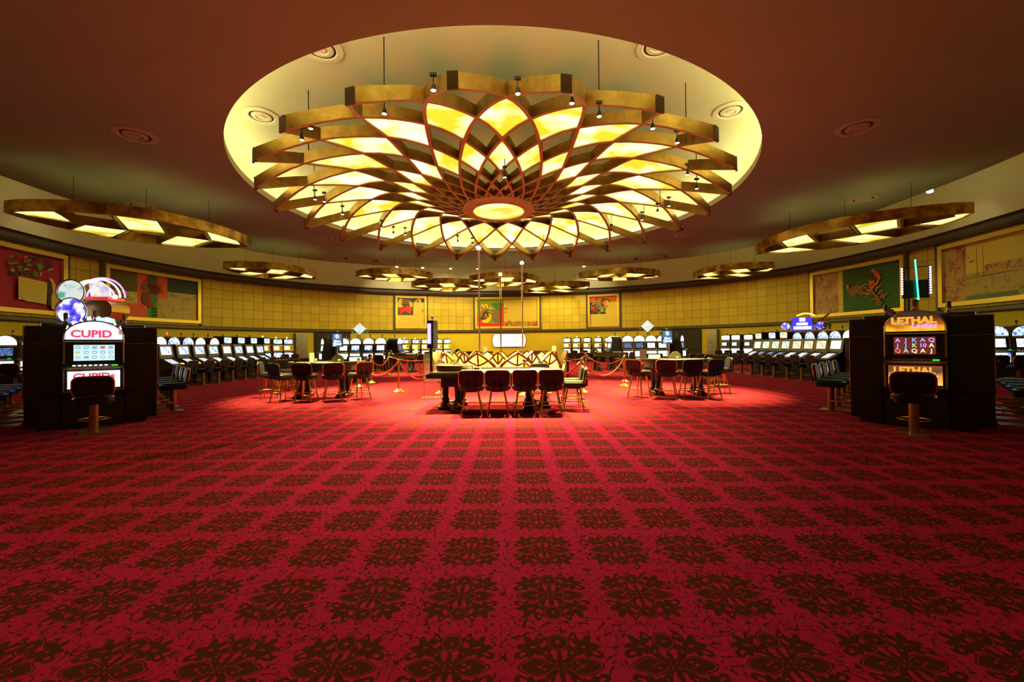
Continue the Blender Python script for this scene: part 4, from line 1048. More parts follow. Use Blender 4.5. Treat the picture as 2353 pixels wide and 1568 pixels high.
def upright(label, dome, scr, belly, near=False, w_=.70, beac=None, base=True):
    root = thing('slot_machine', label, 'slot machine')
    prof = [(.34,0),(-.30,0),(-.30,.48),(-.345,.60),(-.335,.97),(-.45,.985),(-.45,1.02),(-.29,1.065),(-.245,1.43),(.34,1.43)]
    MB().prism(prof, 'x', -w_/2, w_/2).build('cabinet', black, root, False, .008)
    b = MB(); b.prism(arch(w_, 1.43, .36), 'y', -.235, .34); b.build('top_box', black, root, True)
    b = MB(); b.prism(arch(w_*.92, 1.465, .30), 'y', -.252, -.232); b.build('dome_sign', dome, root)
    A = arch(w_*.965, 1.43, .345); b = MB(); b.tube([(x, -.25, z) for x, z in A], .011, 6); b.build('dome_trim', chrome if near else trim_c, root, True)
    T_ = Matrix.Translation((0,-.268,1.245)) @ Matrix.Rotation(R(-7), 4, 'X')
    b = MB(); b.box((-w_*.46,-.006,-.165),(w_*.46,.03,.17), 0, T_); b.build('screen_bezel', blackm, root)
    cs = MB(); cs.box((-w_*.33,-.012,-.135),(w_*.33,-.004,.13), 0, T_); scro = cs.build('screen', scr, root)
    b = MB()
    for s in (-1, 1): b.tube([(s*w_*.475,-.30,1.07),(s*w_*.475,-.262,1.42)], .012, 6)
    b.tube([(-w_*.48,-.262,1.425),(w_*.48,-.262,1.425)], .010, 6); b.tube([(-w_*.49,-.455,1.0),(w_*.49,-.455,1.0)], .012, 6); b.tube([(-w_*.48,-.343,.965),(w_*.48,-.343,.965)], .008, 6)
    for s in (-1, 1): b.tube([(s*w_*.48,-.343,.965),(s*w_*.48,-.350,.61)], .010, 6)
    b.tube([(-w_*.48,-.350,.61),(w_*.48,-.350,.61)], .010, 6); b.build('trim', trim_c, root, True)
    b = MB(); b.box((-w_*.42,-.362,.655),(w_*.42,-.338,.94)); bel = b.build('belly_glass', belly, root)
    b = MB()
    for k in range(7): b.box((-w_*.34+k*.062,-.42,1.022),(-w_*.34+k*.062+.036,-.385,1.045), 0)
    b.build('buttons', btn if near == 1 else trim_c, root)
    b = MB(); b.box((w_*.28,-.44,1.02),(w_*.38,-.40,1.04)); b.build('note_slot', btn_g, root)
    beacon(root, 0, .05, 1.785, beac, 1.25)
    return root, scro, bel, T_
# ---- the two machines facing the camera at the ends of the near islands
cup_d = glow('cupid_glass', (.42,.55,.95), (.95,.88,1), 1.15, 6, .35, .5, (1,1,1)); cup_b = glow('cupid_glass_low', (.55,.68,1), (1,.95,1), 1.25, 6, .35, .5)
scr_pale = multi('screen_pale', 1.15, [(.50,.80,.85),(.62,.88,.90)], 3)
txt_red = mat('pink_red_letters', (.6,.05,.08), .5, 0, (.80,.07,.16), 1.0); txt_yel = mat('cream_glow', (1,1,1), .5, 0, (1,.97,.62), 1.6)
cup, scr_, bel_, T_ = upright('slot machine with white glowing dome and pink letters, facing the camera on the left', cup_d, scr_pale, cup_b, 1, .74)
b = text_mb('CUPID', .165, 0, Matrix.Translation((-.035,-.262,1.555)) @ Matrix.Scale(1.02, 4, (1,0,0)), bold=.006); b.build('lettering', txt_red, cup); text_mb('s', .13, 0, Matrix.Translation((.315,-.262,1.60)), bold=.004).build('small_letter', txt_red, cup)
b = MB(); b.prism([(-.10,1.66),(-.12,1.73),(-.05,1.71),(0,1.755),(.05,1.71),(.12,1.73),(.10,1.66)], 'y', -.262, -.253); b.build('crown_mark', txt_yel, cup)
b = text_mb('CUPIDs', .15, 0, Matrix.Translation((0,-.370,.845)), bold=.005); b.build('belly_lettering', txt_red, cup)
cols5 = [mat('sym_%s' % n, c, .5, 0, c, .8) for n, c in (('blue',(.35,.5,.7)),('grey',(.25,.28,.33)),('yellow',(.75,.75,.25)),('violet',(.45,.35,.6)),('red',(.75,.15,.2)))]
def reel_symbols(parent, T_, w_, dark=False):
    rr = random.Random(4 if dark else 8); b = MB(); cl = cols5 if not dark else [mat('symd_%s' % n, c, .5, 0, c, 1.1) for n, c in (('blue',(.25,.45,.95)),('violet',(.75,.3,.95)),('cream',(.85,.85,.4)),('red',(.9,.2,.1)),('green',(.3,.8,.4)))]
    for i in range(5):
        for j in range(3):
            x = (-.33+.132*(i+.5))*w_; z = .085-.082*j
            k = rr.randrange(5)
            if dark: text_mb(rr.choice(['10','J','Q','K','A','K','J','Q']), .082, k, T_ @ Matrix.Translation((x,-.016,z-.005)), bold=.002, mb=b)
            elif k % 2: b.tube([T_ @ Vector((x+.026*cos(2*pi*q/10), -.016, z+.022*sin(2*pi*q/10))) for q in range(10)], .006, 4, True, k)
            else: b.box((x-.028,-.018,z-.02),(x+.028,-.013,z+.022), k, T_)
    me_ = parent.data; k0 = len(me_.materials)
    s_ = b.build('t', cl)
    for m_ in cl: me_.materials.append(m_)
    bm = bmesh.new(); bm.from_mesh(me_); n0 = len(bm.faces); bm.from_mesh(s_.data); bm.faces.ensure_lookup_table()
    for f in bm.faces[n0:]: f.material_index += k0
    bm.to_mesh(me_); bm.free(); bpy.data.objects.remove(s_)
reel_symbols(scr_, T_, .74)
leth_d = mat('lethal_glass', (.02,.01,.01), .25, 0, (1,.5,.1), 1.0); t = NT(leth_d); xyz_ = t.xyz(t.coord('Object')); nn_ = t.noise(t.coord('Object'), 7, 4, .6)
gz = t.m2('ADD', t.m2('MULTIPLY', t.m2('SUBTRACT', xyz_[2], 1.465), 2.6), t.m2('MULTIPLY', t.m2('SUBTRACT', nn_, .5), .5))
t.put(t.b().inputs['Emission Color'], t.ramp(gz, [(0,(1,.62,.03)),(.10,(1,.42,.02)),(.28,(.45,.10,.01)),(.5,(.07,.03,.02)),(1,(.03,.02,.015))]))
leth_b = mat('lethal_glass_low', (.02,.01,.01), .25, 0, (1,.5,.1), 1.3); t = NT(leth_b); xyz_ = t.xyz(t.coord('Object')); nn_ = t.noise(t.coord('Object'), 7, 4, .6)
gz = t.m2('ADD', t.m2('MULTIPLY', t.m2('SUBTRACT', xyz_[2], .655), 3.2), t.m2('MULTIPLY', t.m2('SUBTRACT', nn_, .5), .5))
t.put(t.b().inputs['Emission Color'], t.ramp(gz, [(0,(1,.62,.10)),(.3,(.9,.35,.08)),(.65,(.10,.05,.02)),(1,(.25,.06,.03))]))
scr_dark = mat('screen_dark_red', (.02,.01,.01), .3, 0, (.16,.025,.02), 1.0)
leth, scr_, bel_, T_ = upright('slot machine with orange lettered dome, facing the camera on the right', leth_d, scr_dark, leth_b, 2, .70)
txt_or = mat('orange_letters', (.8,.3,.02), .5, 0, (1,.40,.03), 1.1); txt_vi = mat('violet_letters', (.6,.2,.8), .5, 0, (.85,.35,1), 1.3)
b = text_mb('LETHAL', .135, 0, Matrix.Translation((-.01,-.262,1.625)) @ Matrix.Scale(1.06, 4, (1,0,0)), bold=.008); b.build('lettering', txt_or, leth)
b = text_mb('Ladies', .115, 0, Matrix.Translation((.10,-.264,1.545)), shear=.35, bold=.002); b.build('script_lettering', txt_vi, leth)
b = MB(); b.tube([(-.17+.075*cos(2*pi*i/20), -.262, 1.595+.035*sin(2*pi*i/20)) for i in range(20)], .005, 4, True); b.build('scope_mark', mat('teal_glow', (0,.5,.4), .5, 0, (.2,.8,.6), 1), leth)
b = text_mb('LETHAL', .13, 0, Matrix.Translation((-.01,-.368,.865)), bold=.007); b.build('belly_lettering', txt_or, leth)
b = text_mb('Ladies', .12, 0, Matrix.Translation((.08,-.370,.775)), shear=.35, bold=.003); b.build('belly_script', mat('pale_violet_letters', (1,1,1), .5, 0, (1,.75,1), 1.5), leth)
reel_symbols(scr_, T_, .70, True)
# ---- shared machine designs
upr = lambda *a, **k: upright(*a, w_=.62, **k)[0]
up_w = upr('', scr_white, scr_blue, scr_white); up_b = upr('', scr_blue, scr_white, scr_blue); up_y = upr('', scr_yel, scr_white, scr_yel)
up_v = upr('', scr_vio, scr_dim, scr_vio); up_k = upr('', scr_green, scr_dim, scr_orange); up_bl = upr('', scr_blue, scr_white, scr_blue, beac=beac_rl)
def square_top(scr, scr2, m_body, belly, beac=None, ball=True):
    root = thing('slot_machine', '', 'slot machine'); w_ = .60
    prof = [(.30,0),(-.26,0),(-.26,.62),(-.30,.66),(-.30,1.00),(-.36,1.02),(-.36,1.05),(-.25,1.08),(-.20,1.47),(.30,1.47)]
    MB().prism(prof, 'x', -w_/2, w_/2).build('cabinet', black, root, False, .008)
    T_ = Matrix.Translation((0,-.235,1.275)) @ Matrix.Rotation(R(-7), 4, 'X')
    MB().box((-w_*.48,-.012,-.185),(w_*.48,.02,.18), 0, T_).build('fascia', m_body, root)
    MB().box((-w_*.38,-.02,-.11),(w_*.10,-.012,.10), 0, T_).build('screen', scr2, root)
    b = MB(); b.box((w_*.24,-.02,.0),(w_*.40,-.012,.07), 0, T_); b.build('keypad', blackm, root)
    b = MB(); b.box((w_*.27,-.02,-.12),(w_*.38,-.012,-.06), 0, T_); b.build('note_slot', blackm, root)
    MB().box((-w_*.47,-.24,1.49),(w_*.47,.28,1.87)).build('top_box', blackm, root, False, .012)
    b = MB(); b.prism(rrect(w_*.84, .28, .06, 0, 1.68), 'y', -.252, -.238); b.build('top_screen', scr, root)
    MB().box((-w_*.44,-.312,.69),(w_*.44,-.298,.98)).build('belly_glass', belly, root)
    MB().tube([(-w_*.5,-.362,1.035),(w_*.5,-.362,1.035)], .012, 6).build('trim', trim_c, root); MB().tube([(-w_*.5,-.305,.66),(w_*.5,-.305,.66)], .010, 6).build('trim', trim_c, root)
    MB().lathe([(.012,1.87),(.012,1.90)], 8).sphere((0,0,1.935), .04, 10).build('beacon', beac or blackm, root, True)
    return root
sq_b = square_top(scr_blue, scr_vio, gold_body, scr_blue); sq_w = square_top(scr_white, scr_white, gold_body, scr_white); sq_wl = square_top(scr_white, scr_white, gold_body, scr_white, beac_y)
sq_bl = square_top(scr_blue, scr_vio, gold_body, scr_blue, beac_y); sq_k = square_top(scr_white, scr_blue, blackm, scr_white); sq_g = square_top(scr_green, scr_white, blackm, scr_green); sq_o = square_top(scr_orange, scr_white, blackm, scr_orange)
def slant(scr, con, con2, label=''):
    root = thing('slant_slot_machine', label, 'slot machine'); w_ = .63
    prof = [(.34,0),(-.22,0),(-.22,.52),(-.60,.60),(-.62,.71),(-.14,.97),(-.06,1.44),(.34,1.44)]
    b = MB(); b.prism(prof, 'x', -w_/2+.025, w_/2-.025); b.build('cabinet', black, root)
    for s in (-1, 1):
        MB().prism([(y*1.0+(-.015 if y < 0 else 0), z+.012) for y, z in prof], 'x', s*w_/2-.025*(s > 0)-.0, s*w_/2+.025*(s < 0)).build('side_panel', woodd, root)
        MB().tube([(s*(w_/2-.012),-.64,.725),(s*(w_/2-.012),-.155,.99),(s*(w_/2-.012),-.08,1.455)], .012, 5).build('trim', trim_c, root)
    T1 = Matrix.Translation((0,-.112,1.215)) @ Matrix.Rotation(R(-9.7), 4, 'X')
    MB().box((-w_*.44,-.012,-.20),(w_*.44,.02,.20), 0, T1).build('screen_bezel', blackm, root)
    MB().box((-w_*.34,-.02,-.13),(w_*.34,-.010,.15), 0, T1).build('screen', scr, root)
    T2 = Matrix.Translation((0,-.38,.845)) @ Matrix.Rotation(R(28.5), 4, 'X')
    MB().box((-w_*.30,-.13,.0),(w_*.16,.17,.012), 0, T2).build('console_screen', con, root)
    b = MB()
    for k in range(4): b.box((-w_*.36+.11*k,-.25,.0),(-w_*.36+.07+.11*k,-.20,.018), 0, T2)
    b.build('buttons', trim_c, root)
    b = MB(); b.box((w_*.26,-.20,.0),(w_*.40,-.12,.02), 0, T2); b.build('amber_button', con2, root)
    return root
sl_b = slant(scr_blue, con_glass, btn_y); sl_w = slant(scr_white, con_glass, trim_c); sl_g = slant(scr_green, scr_dim, trim_c); sl_o = slant(scr_orange, con_glass, trim_c)
def putm(proto, x, y, rz, label, group=None): return put(proto, (x, y, 0), rz, label, group)
# ---- near islands
def island(P0, d, side, front, stool_f, stool_side, name, col, perp0):
    d = Vector((*d, 0)).normalized(); nR = Vector((d.y, -d.x, 0)); P0 = Vector((*P0, 0)); rz = atan2(-(-d.x), -d.y) if False else atan2(d.y, d.x)-pi/2
    # front machine looks along -d
    front.location = P0+d*.36; front.rotation_euler = (0,0,rz)
    if True:
        s_ = P0-d*.60; put(stool_f[0], (s_.x, s_.y), rz, stool_f[1], 'stools round the near %s island' % name)
    K = 4; protos = [up_k, up_v, up_b, up_w]
    for sgn in (1, -1):
        n_ = nR*sgn; rzm = atan2(n_.y, n_.x)+pi/2
        lr = 'right' if sgn > 0 else 'left'
        for k in range(K):
            c_ = P0+d*(1.28+.76*k)+n_*.44
            putm(protos[k], c_.x, c_.y, rzm, 'dark slot machine on the %s side of the near %s island, %s from front' % (lr, name, ORD[k]), 'machines of the near %s island' % name)
            q = P0+d*(1.30+.76*k)+n_*perp0[0 if sgn > 0 else 1]
            inner = (sgn > 0) == (name == 'left')
            put(stool_side, (q.x, q.y), rzm, '%s padded stool on the %s side of the near %s island, %s from the front' % (col, lr, name, ORD[k]), 'stools round the near %s island' % name)
    for s_, lr in ((-1, 'left'), (1, 'right')):     # black end walls each side of the front machine
        root = thing('end_panel', 'black panelled end wall of the near %s slot island, %s of its front machine' % (name, lr), 'cabinet', tuple(P0+d*.8), rz, 'end walls of the slot islands')
        bx = lambda x0, x1, y0, y1, z0, z1: ((min(x0*s_, x1*s_), y0-.8, z0), (max(x0*s_, x1*s_), y1-.8, z1))
        MB().box(*bx(.385, .66, .16, .72, 0, .50)).box(*bx(.385, .84, .74, .86, .0, 1.70)).build('panel', black, root, False, .012)
        b = MB(); b.tube([(s_*.39, -.065, 1.705),(s_*.84, -.065, 1.705),(s_*.845,-.065,.5)], .008, 5); b.build('edge_trim', trim_c, root)
        MB().tube([(s_*.39,-.065,1.40),(s_*.84,-.065,1.40)], .006, 5).build('seam_trim', trim_c, root)
    return P0, d, nR, rz
IL = island((-6.98,6.93), (-.70,.715), -1, cup, (ss_b, 'dark stool in front of the slot machine with the white pink lettered dome'), ss_n, 'left', 'navy', (1.14,1.30))
IR = island((6.07,6.26), (.715,.70), 1, leth, (ss_b, 'dark stool in front of the slot machine with the orange lettered dome'), ss_g, 'right', 'green', (1.28,1.20))
# sign cluster above the left island
def at3(px, py, y): x = dep(px, y); d = ray(px, py); return Vector((x, y, EYE+d.z/d.y*y))
neonw = mat('white_neon', (1,1,1), .4, 0, (1,.95,1), 2.6); neonv = mat('purple_neon', (1,1,1), .4, 0, (.35,.05,1), 2.5); neony = mat('yellow_neon', (1,1,1), .4, 0, (1,1,.35), 2.4)
disc_w = multi('disc_glass_pale', .85, [(.15,.55,.8),(.8,.95,.85),(1,.9,.9),(.1,.5,.4)], 5); disc_b = multi('disc_glass_blue', 1.1, [(.05,.02,.75),(.15,.12,.9),(1,1,1),(.7,.85,1)], 6)
p = at3(196, 700, 8.0); sz = IL[3]
root = thing('lit_sign', 'cluster of glowing round discs and neon arches on a post above the left island', 'sign', (p.x, p.y, 0), R(8))
zc = p.z
MB().lathe([(.045,1.4),(.045,zc-.0)], 12).build('post', trim_c, root)
b = MB(); b.prism([(-.02,-.10),(.40,-.14),(.47,0),(.47,.12),(.38,.22),(0,.22)], 'y', -.05, .45, 0, Matrix.Translation((0,0,zc-.14))); b.build('brass_drum', brassd, root, False, .02)
b = MB(); b.box((.0,-.02,zc+.10),(.40,.4,zc+.15)); b.build('red_band', mat('red_glow', (.5,.03,.03), .4, 0, (.8,.05,.03), .8), root)
MB().lathe([(0,0),(.21,0),(.23,.03),(.21,.06),(0,.06)], 28, M=Matrix.Translation((-.14,-.08,zc+.22)) @ Matrix.Rotation(pi/2, 4, 'X')).build('pale_disc', disc_w, root)
MB().lathe([(0,0),(.23,0),(.25,.03),(.23,.06),(0,.06)], 28, M=Matrix.Translation((-.10,-.12,zc-.15)) @ Matrix.Rotation(pi/2, 4, 'X')).build('blue_disc', disc_b, root)
b = MB(); b.tube([(-.14+.235*cos(2*pi*i/28),-.15,zc+.22+.235*sin(2*pi*i/28)) for i in range(28)], .012, 5, True); b.tube([(-.10+.255*cos(2*pi*i/28),-.19,zc-.15+.255*sin(2*pi*i/28)) for i in range(28)], .010, 5, True); b.build('disc_rim', chrome, root)
for r_, m_, yy, cx_ in ((.42,neonv,.34,.03),(.38,neonw,.28,.02),(.34,neony,.16,-.02),(.29,neonw,.08,.06),(.24,neonv,.22,.10)):
    b = MB(); b.tube([(cx_+r_*cos(pi*i/18), yy, zc+.17+r_*sin(pi*i/18)*.95) for i in range(19)], .017, 6); b.build('neon_arch', m_, root)
b = MB(); b.prism([(.05,zc+.16),(.02,zc+.40),(.20,zc+.47),(.36,zc+.32),(.38,zc+.16)], 'y', .05, .09); b.build('glass_fan', multi('fan_glass', .9, [(.7,.5,.9),(1,1,.8),(1,1,1)], 7), root)
b = MB(); b.sphere((-.40,.0,zc+.16), .04, 8).sphere((.44,.1,zc+.16), .045, 8); b.build('bulb', neonw, root)
# small lit crown on top of the cupid machine
root = cup
b = MB()
for k in range(8): a = R(150-17*k); b.lathe([(.020,0),(.008,.05),(0,.07)], 6, (.37*cos(a), -.10, 1.47+.34*sin(a)))
b.build('crown_bulbs', mat('lamp_tip', (1,1,1), .4, 0, (1,.8,.7), 4), root)
b = MB(); b.prism([(.02,1.80),(.03,1.87),(.10,1.85),(.15,1.87),(.25,1.83),(.24,1.76)], 'y', .0, .04); b.prism([(-.10,1.80),(-.10,1.87),(-.05,1.86),(-.05,1.80)], 'y', .0, .04); b.build('crown_glass', mat('ice_blue_glass', (.3,.7,1), .3, 0, (.35,.75,1), 1.6), root)
# tower sign above the right island
p = at3(2107, 690, 7.4)
root = thing('lit_sign', 'tower sign with a green neon bar and two zigzag lamp strips above the right island', 'sign', (p.x, p.y, 0), R(-28)); zc = p.z
MB().lathe([(.035,1.4),(.035,zc-.02),(.05,zc+.0),(.03,zc+.04)], 10).build('post', brass, root)
b = MB(); b.box((-.18,.0,zc+.04),(.18,.05,zc+.36)); b.build('black_panel', blackm, root)
b = MB()
for s in (-1, 1): b.box((s*.17-.010,-.01,zc+.12),(s*.17+.010,.02,zc+.60))
b.box((-.17,.0,zc+.585),(.17,.015,zc+.60)); b.build('frame', blackm, root)
MB().tube([(.02,-.05,zc+.0),(-.02,-.06,zc+.72)], .012, 6).build('green_neon', mat('green_neon', (0,1,.5), .4, 0, (.05,1,.45), 4), root)
b = MB()
for s in (-1, 1):
    for k in range(11): b.sphere((s*.19,-.02,zc+.12+.045*k), .017, 6)
b.build('lamp_strip', mat('pink_lamp', (1,.8,.9), .4, 0, (1,.65,.85), 6), root)
# ---- perimeter rows
ML = 'left row of slant topped slot machines'; MR = 'right row of slant topped slot machines'
cyc = [sl_b, sl_b, sl_b, sl_b, sl_w, sl_b, sl_w, sl_b]
for i, px in enumerate((373, 414, 451, 483.5, 515, 542, 568, 591.5)):
    y = 952.5*12.0/(1176.5-px); put(cyc[i], (-12.0, y), R(90), 'slant topped slot machine in the left row, %s from the near end' % ORD[i], ML)
put(sl_b, (dep(327, 12.9), 12.85), R(-25), 'slant topped slot machine facing the camera at the near end of the left row', ML)
for i in range(8):
    y = 13.95+.775*i; put(ss_b, (-10.98, y), R(90), 'dark pedestal stool along the left row of slot machines, %s from the near end' % ORD[i], 'stools along the left row')
for i, (px, pr) in enumerate(((317,up_y),(353.5,up_w),(386,up_bl),(419,up_b),(447.6,up_w),(480.5,up_w),(512,sq_b),(543.7,sq_b),(573,sq_g),(603.5,sq_bl))):
    y = 952.5*14.0/(1176.5-px); put(pr, (-14.0, y), R(90), 'slot machine with glowing top box behind the left row, %s from the near end' % ORD[i], 'machines behind the left row')
cyc = [sl_w, sl_o, sl_o, sl_o, sl_g, sl_g, sl_g, sl_w]
for i, px in enumerate((1929, 1894.7, 1865.4, 1838, 1812, 1788.5, 1766.5, 1747)):
    y = 952.5*11.1/(px-1176.5); put(cyc[i], (11.1, y), R(-90), 'slant topped slot machine in the right row, %s from the near end' % ORD[i], MR)
put(sl_w, (dep(1976, 13.5), 13.4), R(25), 'slant topped slot machine facing the camera at the near end of the right row', MR)
for i in range(8):
    y = 13.63+.76*i; put(ss_b, (10.05, y), R(-90), 'dark pedestal stool along the right row of slot machines, %s from the near end' % ORD[i], 'stools along the right row')
for i, (px, pr) in enumerate(((2002,up_w),(1966,up_y),(1933.5,up_b),(1904.7,up_b),(1874,up_b),(1844.6,up_b),(1812.4,sq_o),(1785.6,sq_b),(1753.7,sq_o))):
    y = 952.5*13.1/(px-1176.5); put(pr, (13.1, y), R(-90), 'slot machine with glowing top box behind the right row, %s from the near end' % ORD[i], 'machines behind the right row')
# lit sign over the right row
p = at3(1851, 757, 17.0)
root = thing('lit_sign', 'blue and orange lit sign with a rifle shape above the right row of machines', 'sign', (p.x, p.y, 0), R(-30)); zc = p.z
MB().lathe([(.05,1.7),(.05,zc-.06)], 10).build('post', trim_c, root)
b = MB(); b.box((-.85,-.02,zc-.10),(.55,.10,zc-.05)); b.build('shelf', brass, root)
b = MB(); b.prism([(-.36,-.04),(-.42,.10),(-.30,.30),(-.36,.48),(.36,.48),(.30,.30),(.42,.10),(.36,-.04)], 'y', -.05, .05, 0, Matrix.Translation((-.10,0,zc))); b.build('blue_shield', mat('blue_glass', (.02,.02,.3), .3, 0, (.05,.04,.9), 1.3), root)
b = text_mb('88', .20, 0, Matrix.Translation((-.10,-.058,zc+.39)), bold=.01)
b.box((-.30,-.06,zc+.17),(.08,-.052,zc+.27)).box((-.40,-.06,zc+.0),(.20,-.052,zc+.12)); b.build('white_lettering', mat('white_letters2', (1,1,1), .5, 0, (1,.95,1), 3), root)
b = MB()
for sx in (-.68, .50): b.lathe([(0,0),(.15,0),(.15,.07),(0,.07)], 18, M=Matrix.Translation((sx,-.02,zc+.14)) @ Matrix.Rotation(pi/2, 4, 'X'))
b.build('round_glass', disc_b, root)
b = MB(); b.tube([(-.28+.05*i, .0, zc+.56+.09*sin(pi*i/12)) for i in range(13)], .03, 6); b.build('orange_neon', mat('orange_neon', (1,.4,.05), .4, 0, (1,.35,.05), 4), root)
b = MB(); b.tube([(.38,0,zc+.22),(.80,0,zc+.62)], .035, 6); b.tube([(.66,0,zc+.40),(.74,0,zc+.36)], .025, 5); b.build('rifle', brass, root)
MB().sphere((.66,.10,zc+.16), .22, 14).build('brass_globe', brassd, root, True)
# ---- wall machines, with a stool in front of each
def wallm(px, pr, off, where, stool=True, dx_=0.0):
    a = wall_ang(px); p = wp(a, 0, off); x = dep(px, p.y); rz = -R(a)
    put(pr, (x, p.y), rz, 'slot machine against the wall '+where, 'machines against the back wall')
    if stool:
        q = Vector((x, p.y))+Vector((sin(rz)*.95, -cos(rz)*.95)); put(ss_b, (q.x, q.y), rz, 'dark stool at the wall machine '+where, 'stools at the wall machines')
for px, pr, wre in ((634.5,sq_bl,'left of the steel cabinet, outer one'),(659,sq_bl,'left of the steel cabinet, next to it')): wallm(px, pr, 2.6, wre)
for i, (px, pr) in enumerate(((907,sq_b),(929.5,sq_bl),(954,sq_bl),(976,sq_w),(1007,sq_w),(1027,sq_w))): wallm(px, pr, .75, 'left of the wall screen, %s from the left' % ORD[i])
for i, (px, pr) in enumerate(((1304,sq_w),(1326,sq_wl),(1350.4,sq_w),(1375.5,sq_wl),(1400,sq_w))): wallm(px, pr, .75, 'right of the wall screen, %s from the left' % ORD[i])
for i, (px, pr) in enumerate(((1671.5,sq_k),(1695,sq_k),(1724.5,sq_k))): wallm(px, pr, 2.0, 'right of the right steel cabinet, %s one' % ORD[i])
# ---- two back clusters of dome machines
for i, (px, pr) in enumerate(((794,up_y),(821,up_w),(850.6,up_w),(878,up_y))): put(pr, (dep(px,22.6), 22.6), R(0), 'dome topped slot machine in the back left cluster, %s from the left' % ORD[i], 'back left cluster')
put(up_y, (dep(752,22.9), 22.9), R(-52), 'dome topped slot machine seen edge on at the left end of the back left cluster', 'back left cluster')
put(up_v, (dep(909,23.1), 23.1), R(80), 'slot machine turned sideways at the right end of the back left cluster', 'back left cluster')
for i, (px, pr) in enumerate(((1439.4,up_v),(1466,up_v),(1492.5,up_y),(1518,up_y))): put(pr, (dep(px,22.6), 22.6), R(0), 'dome topped slot machine in the back right cluster, %s from the left' % ORD[i], 'back right cluster')
put(up_v, (dep(1557,22.9), 22.9), R(52), 'dome topped slot machine seen edge on at the right end of the back right cluster', 'back right cluster')
put(up_w, (dep(1411,23.1), 23.1), R(-80), 'slot machine turned sideways at the left end of the back right cluster', 'back right cluster')
def diamond(px, y, py, label, col, col2):
    p = at3(px, py, y); root = thing('diamond_sign', label, 'sign', (p.x, p.y, 0)); zc = p.z
    MB().lathe([(.035,1.75),(.035,zc-.25)], 8).build('post', chrome, root)
    MB().prism([(-.30,0),(0,-.27),(.30,0),(0,.27)], 'y', -.03, .03, 0, Matrix.Translation((0,0,zc))).build('glass', col, root)
    b = MB()
    for i in range(20):
        f = i/20*4; k = int(f); f -= k; c4 = [(-.33,0),(0,-.30),(.33,0),(0,.30),(-.33,0)]
        b.sphere((c4[k][0]*(1-f)+c4[k+1][0]*f, -.04, zc+c4[k][1]*(1-f)+c4[k+1][1]*f), .026, 6)
    b.build('bulbs', mat('rose_bulb', (1,.6,.5), .4, 0, (1,.55,.45), 2.5) if col2 else mat('white_bulb', (1,1,1), .4, 0, (1,1,.8), 3), root)
    b = MB()
    for s in (-1, 1):
        for k, rr in ((0,.16),(1,.12),(2,.10)): b.tube([(s*.30+rr*cos(2*pi*i/14), .03, zc+(-.12,.10,-.22)[k]+rr*sin(2*pi*i/14)) for i in range(14)], .008, 5, True)
    b.build('scrollwork', mat('green_scroll', (.05,.5,.2), .4, 0, (.05,.5,.18), .8) if col2 else brass, root)
diamond(827, 23.3, 756, 'diamond shaped sign with rosy bulbs and green scrolls above the back left cluster', multi('diamond_blue', .95, [(.2,.45,.9),(.8,.95,1),(1,.8,.8)], 8), 1)
diamond(1488, 23.3, 750, 'diamond shaped sign with white bulbs above the back right cluster', multi('diamond_white', .95, [(.7,.8,.9),(1,1,.9),(.6,.7,.6)], 8), 0)
# ---- machines at the far left and far right
for i, (px, pr) in enumerate(((27,up_v),(92,up_v))):
    put(pr, (dep(px,13.7), 13.7), R(18), 'round topped slot machine beyond the near left island, %s' % ('at the picture edge' if i == 0 else 'half hidden by the island'), 'machines at the far left')
    put(ss_b, (dep(px,13.7)+.22, 12.85), R(18), 'dark stool at the far left machines, %s' % ('by the picture edge' if i == 0 else 'nearer the island'), 'stools at the far left')
for i, (px, pr) in enumerate(((2222,up_v),(2275,up_b),(2339,up_b))):
    put(pr, (dep(px,13.1), 13.1), R(-18), 'round topped slot machine beyond the near right island, %s from the left' % ORD[i], 'machines at the far right')
    put(ss_n, (dep(px,13.1)-.18, 12.25), R(-18), 'navy stool at the far right machines, %s from the left' % ORD[i], 'stools at the far right')
# ---- pit podiums
pod_y = multi('podium_glow', 1.5, [(.8,.7,.1),(1,1,.6),(.4,.8,.4)], 8)
for px, y, s in ((821,15.6,'left'),(1499,15.6,'right')):
    root = thing('pit_podium', 'dark dealer podium with a lit yellow panel behind the %s card table' % s, 'podium', (dep(px,y), y, 0))
    MB().box((-.32,-.2,0),(.32,.2,.95)).build('body', woodd, root, False, .01); MB().box((-.22,-.212,.62),(.22,-.2,.92)).build('lit_panel', pod_y, root)
    MB().box((-.24,-.14,.95),(.20,-.13,1.15)).build('clear_screen', acryl, root)
# ================================================================== WALL FIXTURES
def cabinet(px0, px1, z0, z1, label):
    a0, a1 = wall_ang(px0), wall_ang(px1); m = (a0+a1)/2; p = wp(m, 0)
    w_ = (wp(a1,0)-wp(a0,0)).length; p = wp(m, 0, .04); root = thing('steel_cabinet', label, 'electrical cabinet', (p.x, p.y, 0), -R(m), 'steel electrical cabinets')
    MB().box((-w_/2,-.22,z0),(w_/2,.02,z1)).build('body', steel, root, False, .01)
    b = MB(); b.box((-w_/2+.05,-.24,z0+.06),(-.01,-.22,z1-.5)).box((.01,-.24,z0+.06),(w_/2-.05,-.22,z1-.5)).box((-w_/2+.05,-.24,z1-.46),(w_/2-.05,-.22,z1-.05)); b.build('door', steel, root, False, .008)
    b = MB(); b.sphere((-w_*.18,-.25,(z0+z1)/2), .05, 10); b.build('red_knob', mat('red_plastic', (.6,.06,.03), .4), root); b = MB()
    b.sphere((w_*.12,-.25,(z0+z1)/2+.1), .03, 8).sphere((w_*.1,-.25,(z0+z1)/2-.25), .03, 8); b.build('knob', brass, root)
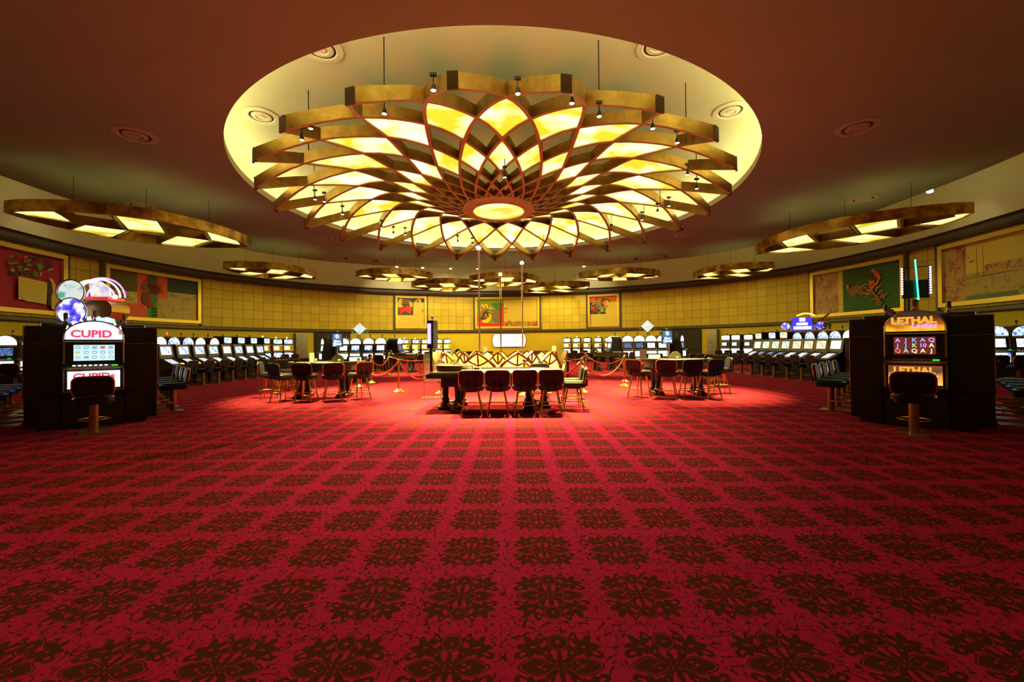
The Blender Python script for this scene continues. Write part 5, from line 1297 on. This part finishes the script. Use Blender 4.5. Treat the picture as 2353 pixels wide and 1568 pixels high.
cabinet(676, 704, .55, 2.28, 'tall brushed steel electrical cabinet on the wall, left of the left door')
cabinet(1628, 1651, .55, 2.28, 'tall brushed steel electrical cabinet on the wall, right of the right door')
# wall screen
a = wall_ang(1170); p = wp(a, 0, .12); w_ = 76/F*(p.y); root = thing('wall_screen', 'wide bright white lit advertising screen on the back wall', 'screen', (dep(1170.3,p.y), p.y, 0), -R(a))
zb, ztp = 1.3-(797-794.6)*p.y/F, 1.3+(794.6-768.5)*p.y/F
n = 10; hw = w_/2; arcp = lambda s: [(s*(hw-.14+.14*sin(pi*i/n)), zb+(ztp-zb)*i/n) for i in range(n+1)]
outl = arcp(1)+arcp(-1)[::-1]
MB().prism([(x*1.02, (z-(zb+ztp)/2)*1.06+(zb+ztp)/2) for x, z in outl], 'y', -.02, .12).build('frame', blackm, root)
MB().prism(outl, 'y', -.035, -.02).build('lit_panel', multi('ad_panel', 2.6, [(1,1,1),(1,1,1),(1,.85,.85),(1,1,1)], 1.5), root)
b = MB(); b.sphere((-hw*.66,-.04,ztp-.30), .09, 8); b.prism([(hw*.30,zb+.55),(hw*.36,zb+.50),(hw*.66,ztp-.05),(hw*.48,ztp-.05)], 'y', -.045, -.036); b.build('pink_marks', mat('pink_print', (1,.5,.5), .5, 0, (1,.45,.42), 1), root)
b = MB(); b.prism([(hw*.66,ztp-.10),(hw*.95,ztp-.12),(hw*.9,ztp-.4),(hw*.66,ztp-.35)], 'y', -.045, -.036); b.build('green_mark', mat('green_print', (.4,.8,.6), .5, 0, (.45,.85,.65), 1), root)
b = MB()
for k in range(9): x_ = -.30+.12*k; b.box((x_,-.045,zb+.36+.03*sin(k)),(x_+.06,-.036,zb+.39+.03*sin(k)))
b.build('grey_marks', mat('grey_print', (.4,.4,.4), .5, 0, (.45,.45,.4), 1), root)
# dome cameras and small ceiling sensors
cp = None
for px, py, s in ((795,593,'left pair, left one'),(864,599,'left pair, right one'),(1567,526,'right, the nearest and largest'),(1462,594,'right pair, left one'),(1530,588,'right pair, right one')):
    x, y = fl(px, py, ZC); lab = 'small black dome camera on the ceiling, '+s
    if cp is None:
        cp = thing('dome_camera', lab, 'camera', (x, y, ZC), 0, 'dome cameras'); MB().lathe([(.09,.0),(.09,-.03),(.07,-.08),(0,-.11)], 12).build('dome', blackm, cp, True)
    else: dup(cp, (x, y, ZC), 0, lab)
for o in list(bpy.data.objects):          # a design that found no place in the room is removed
    if o.get('label') == '' and o.parent is None:
        for c_ in list(o.children):
            for g_ in list(c_.children): bpy.data.objects.remove(g_)
            bpy.data.objects.remove(c_)
        bpy.data.objects.remove(o)
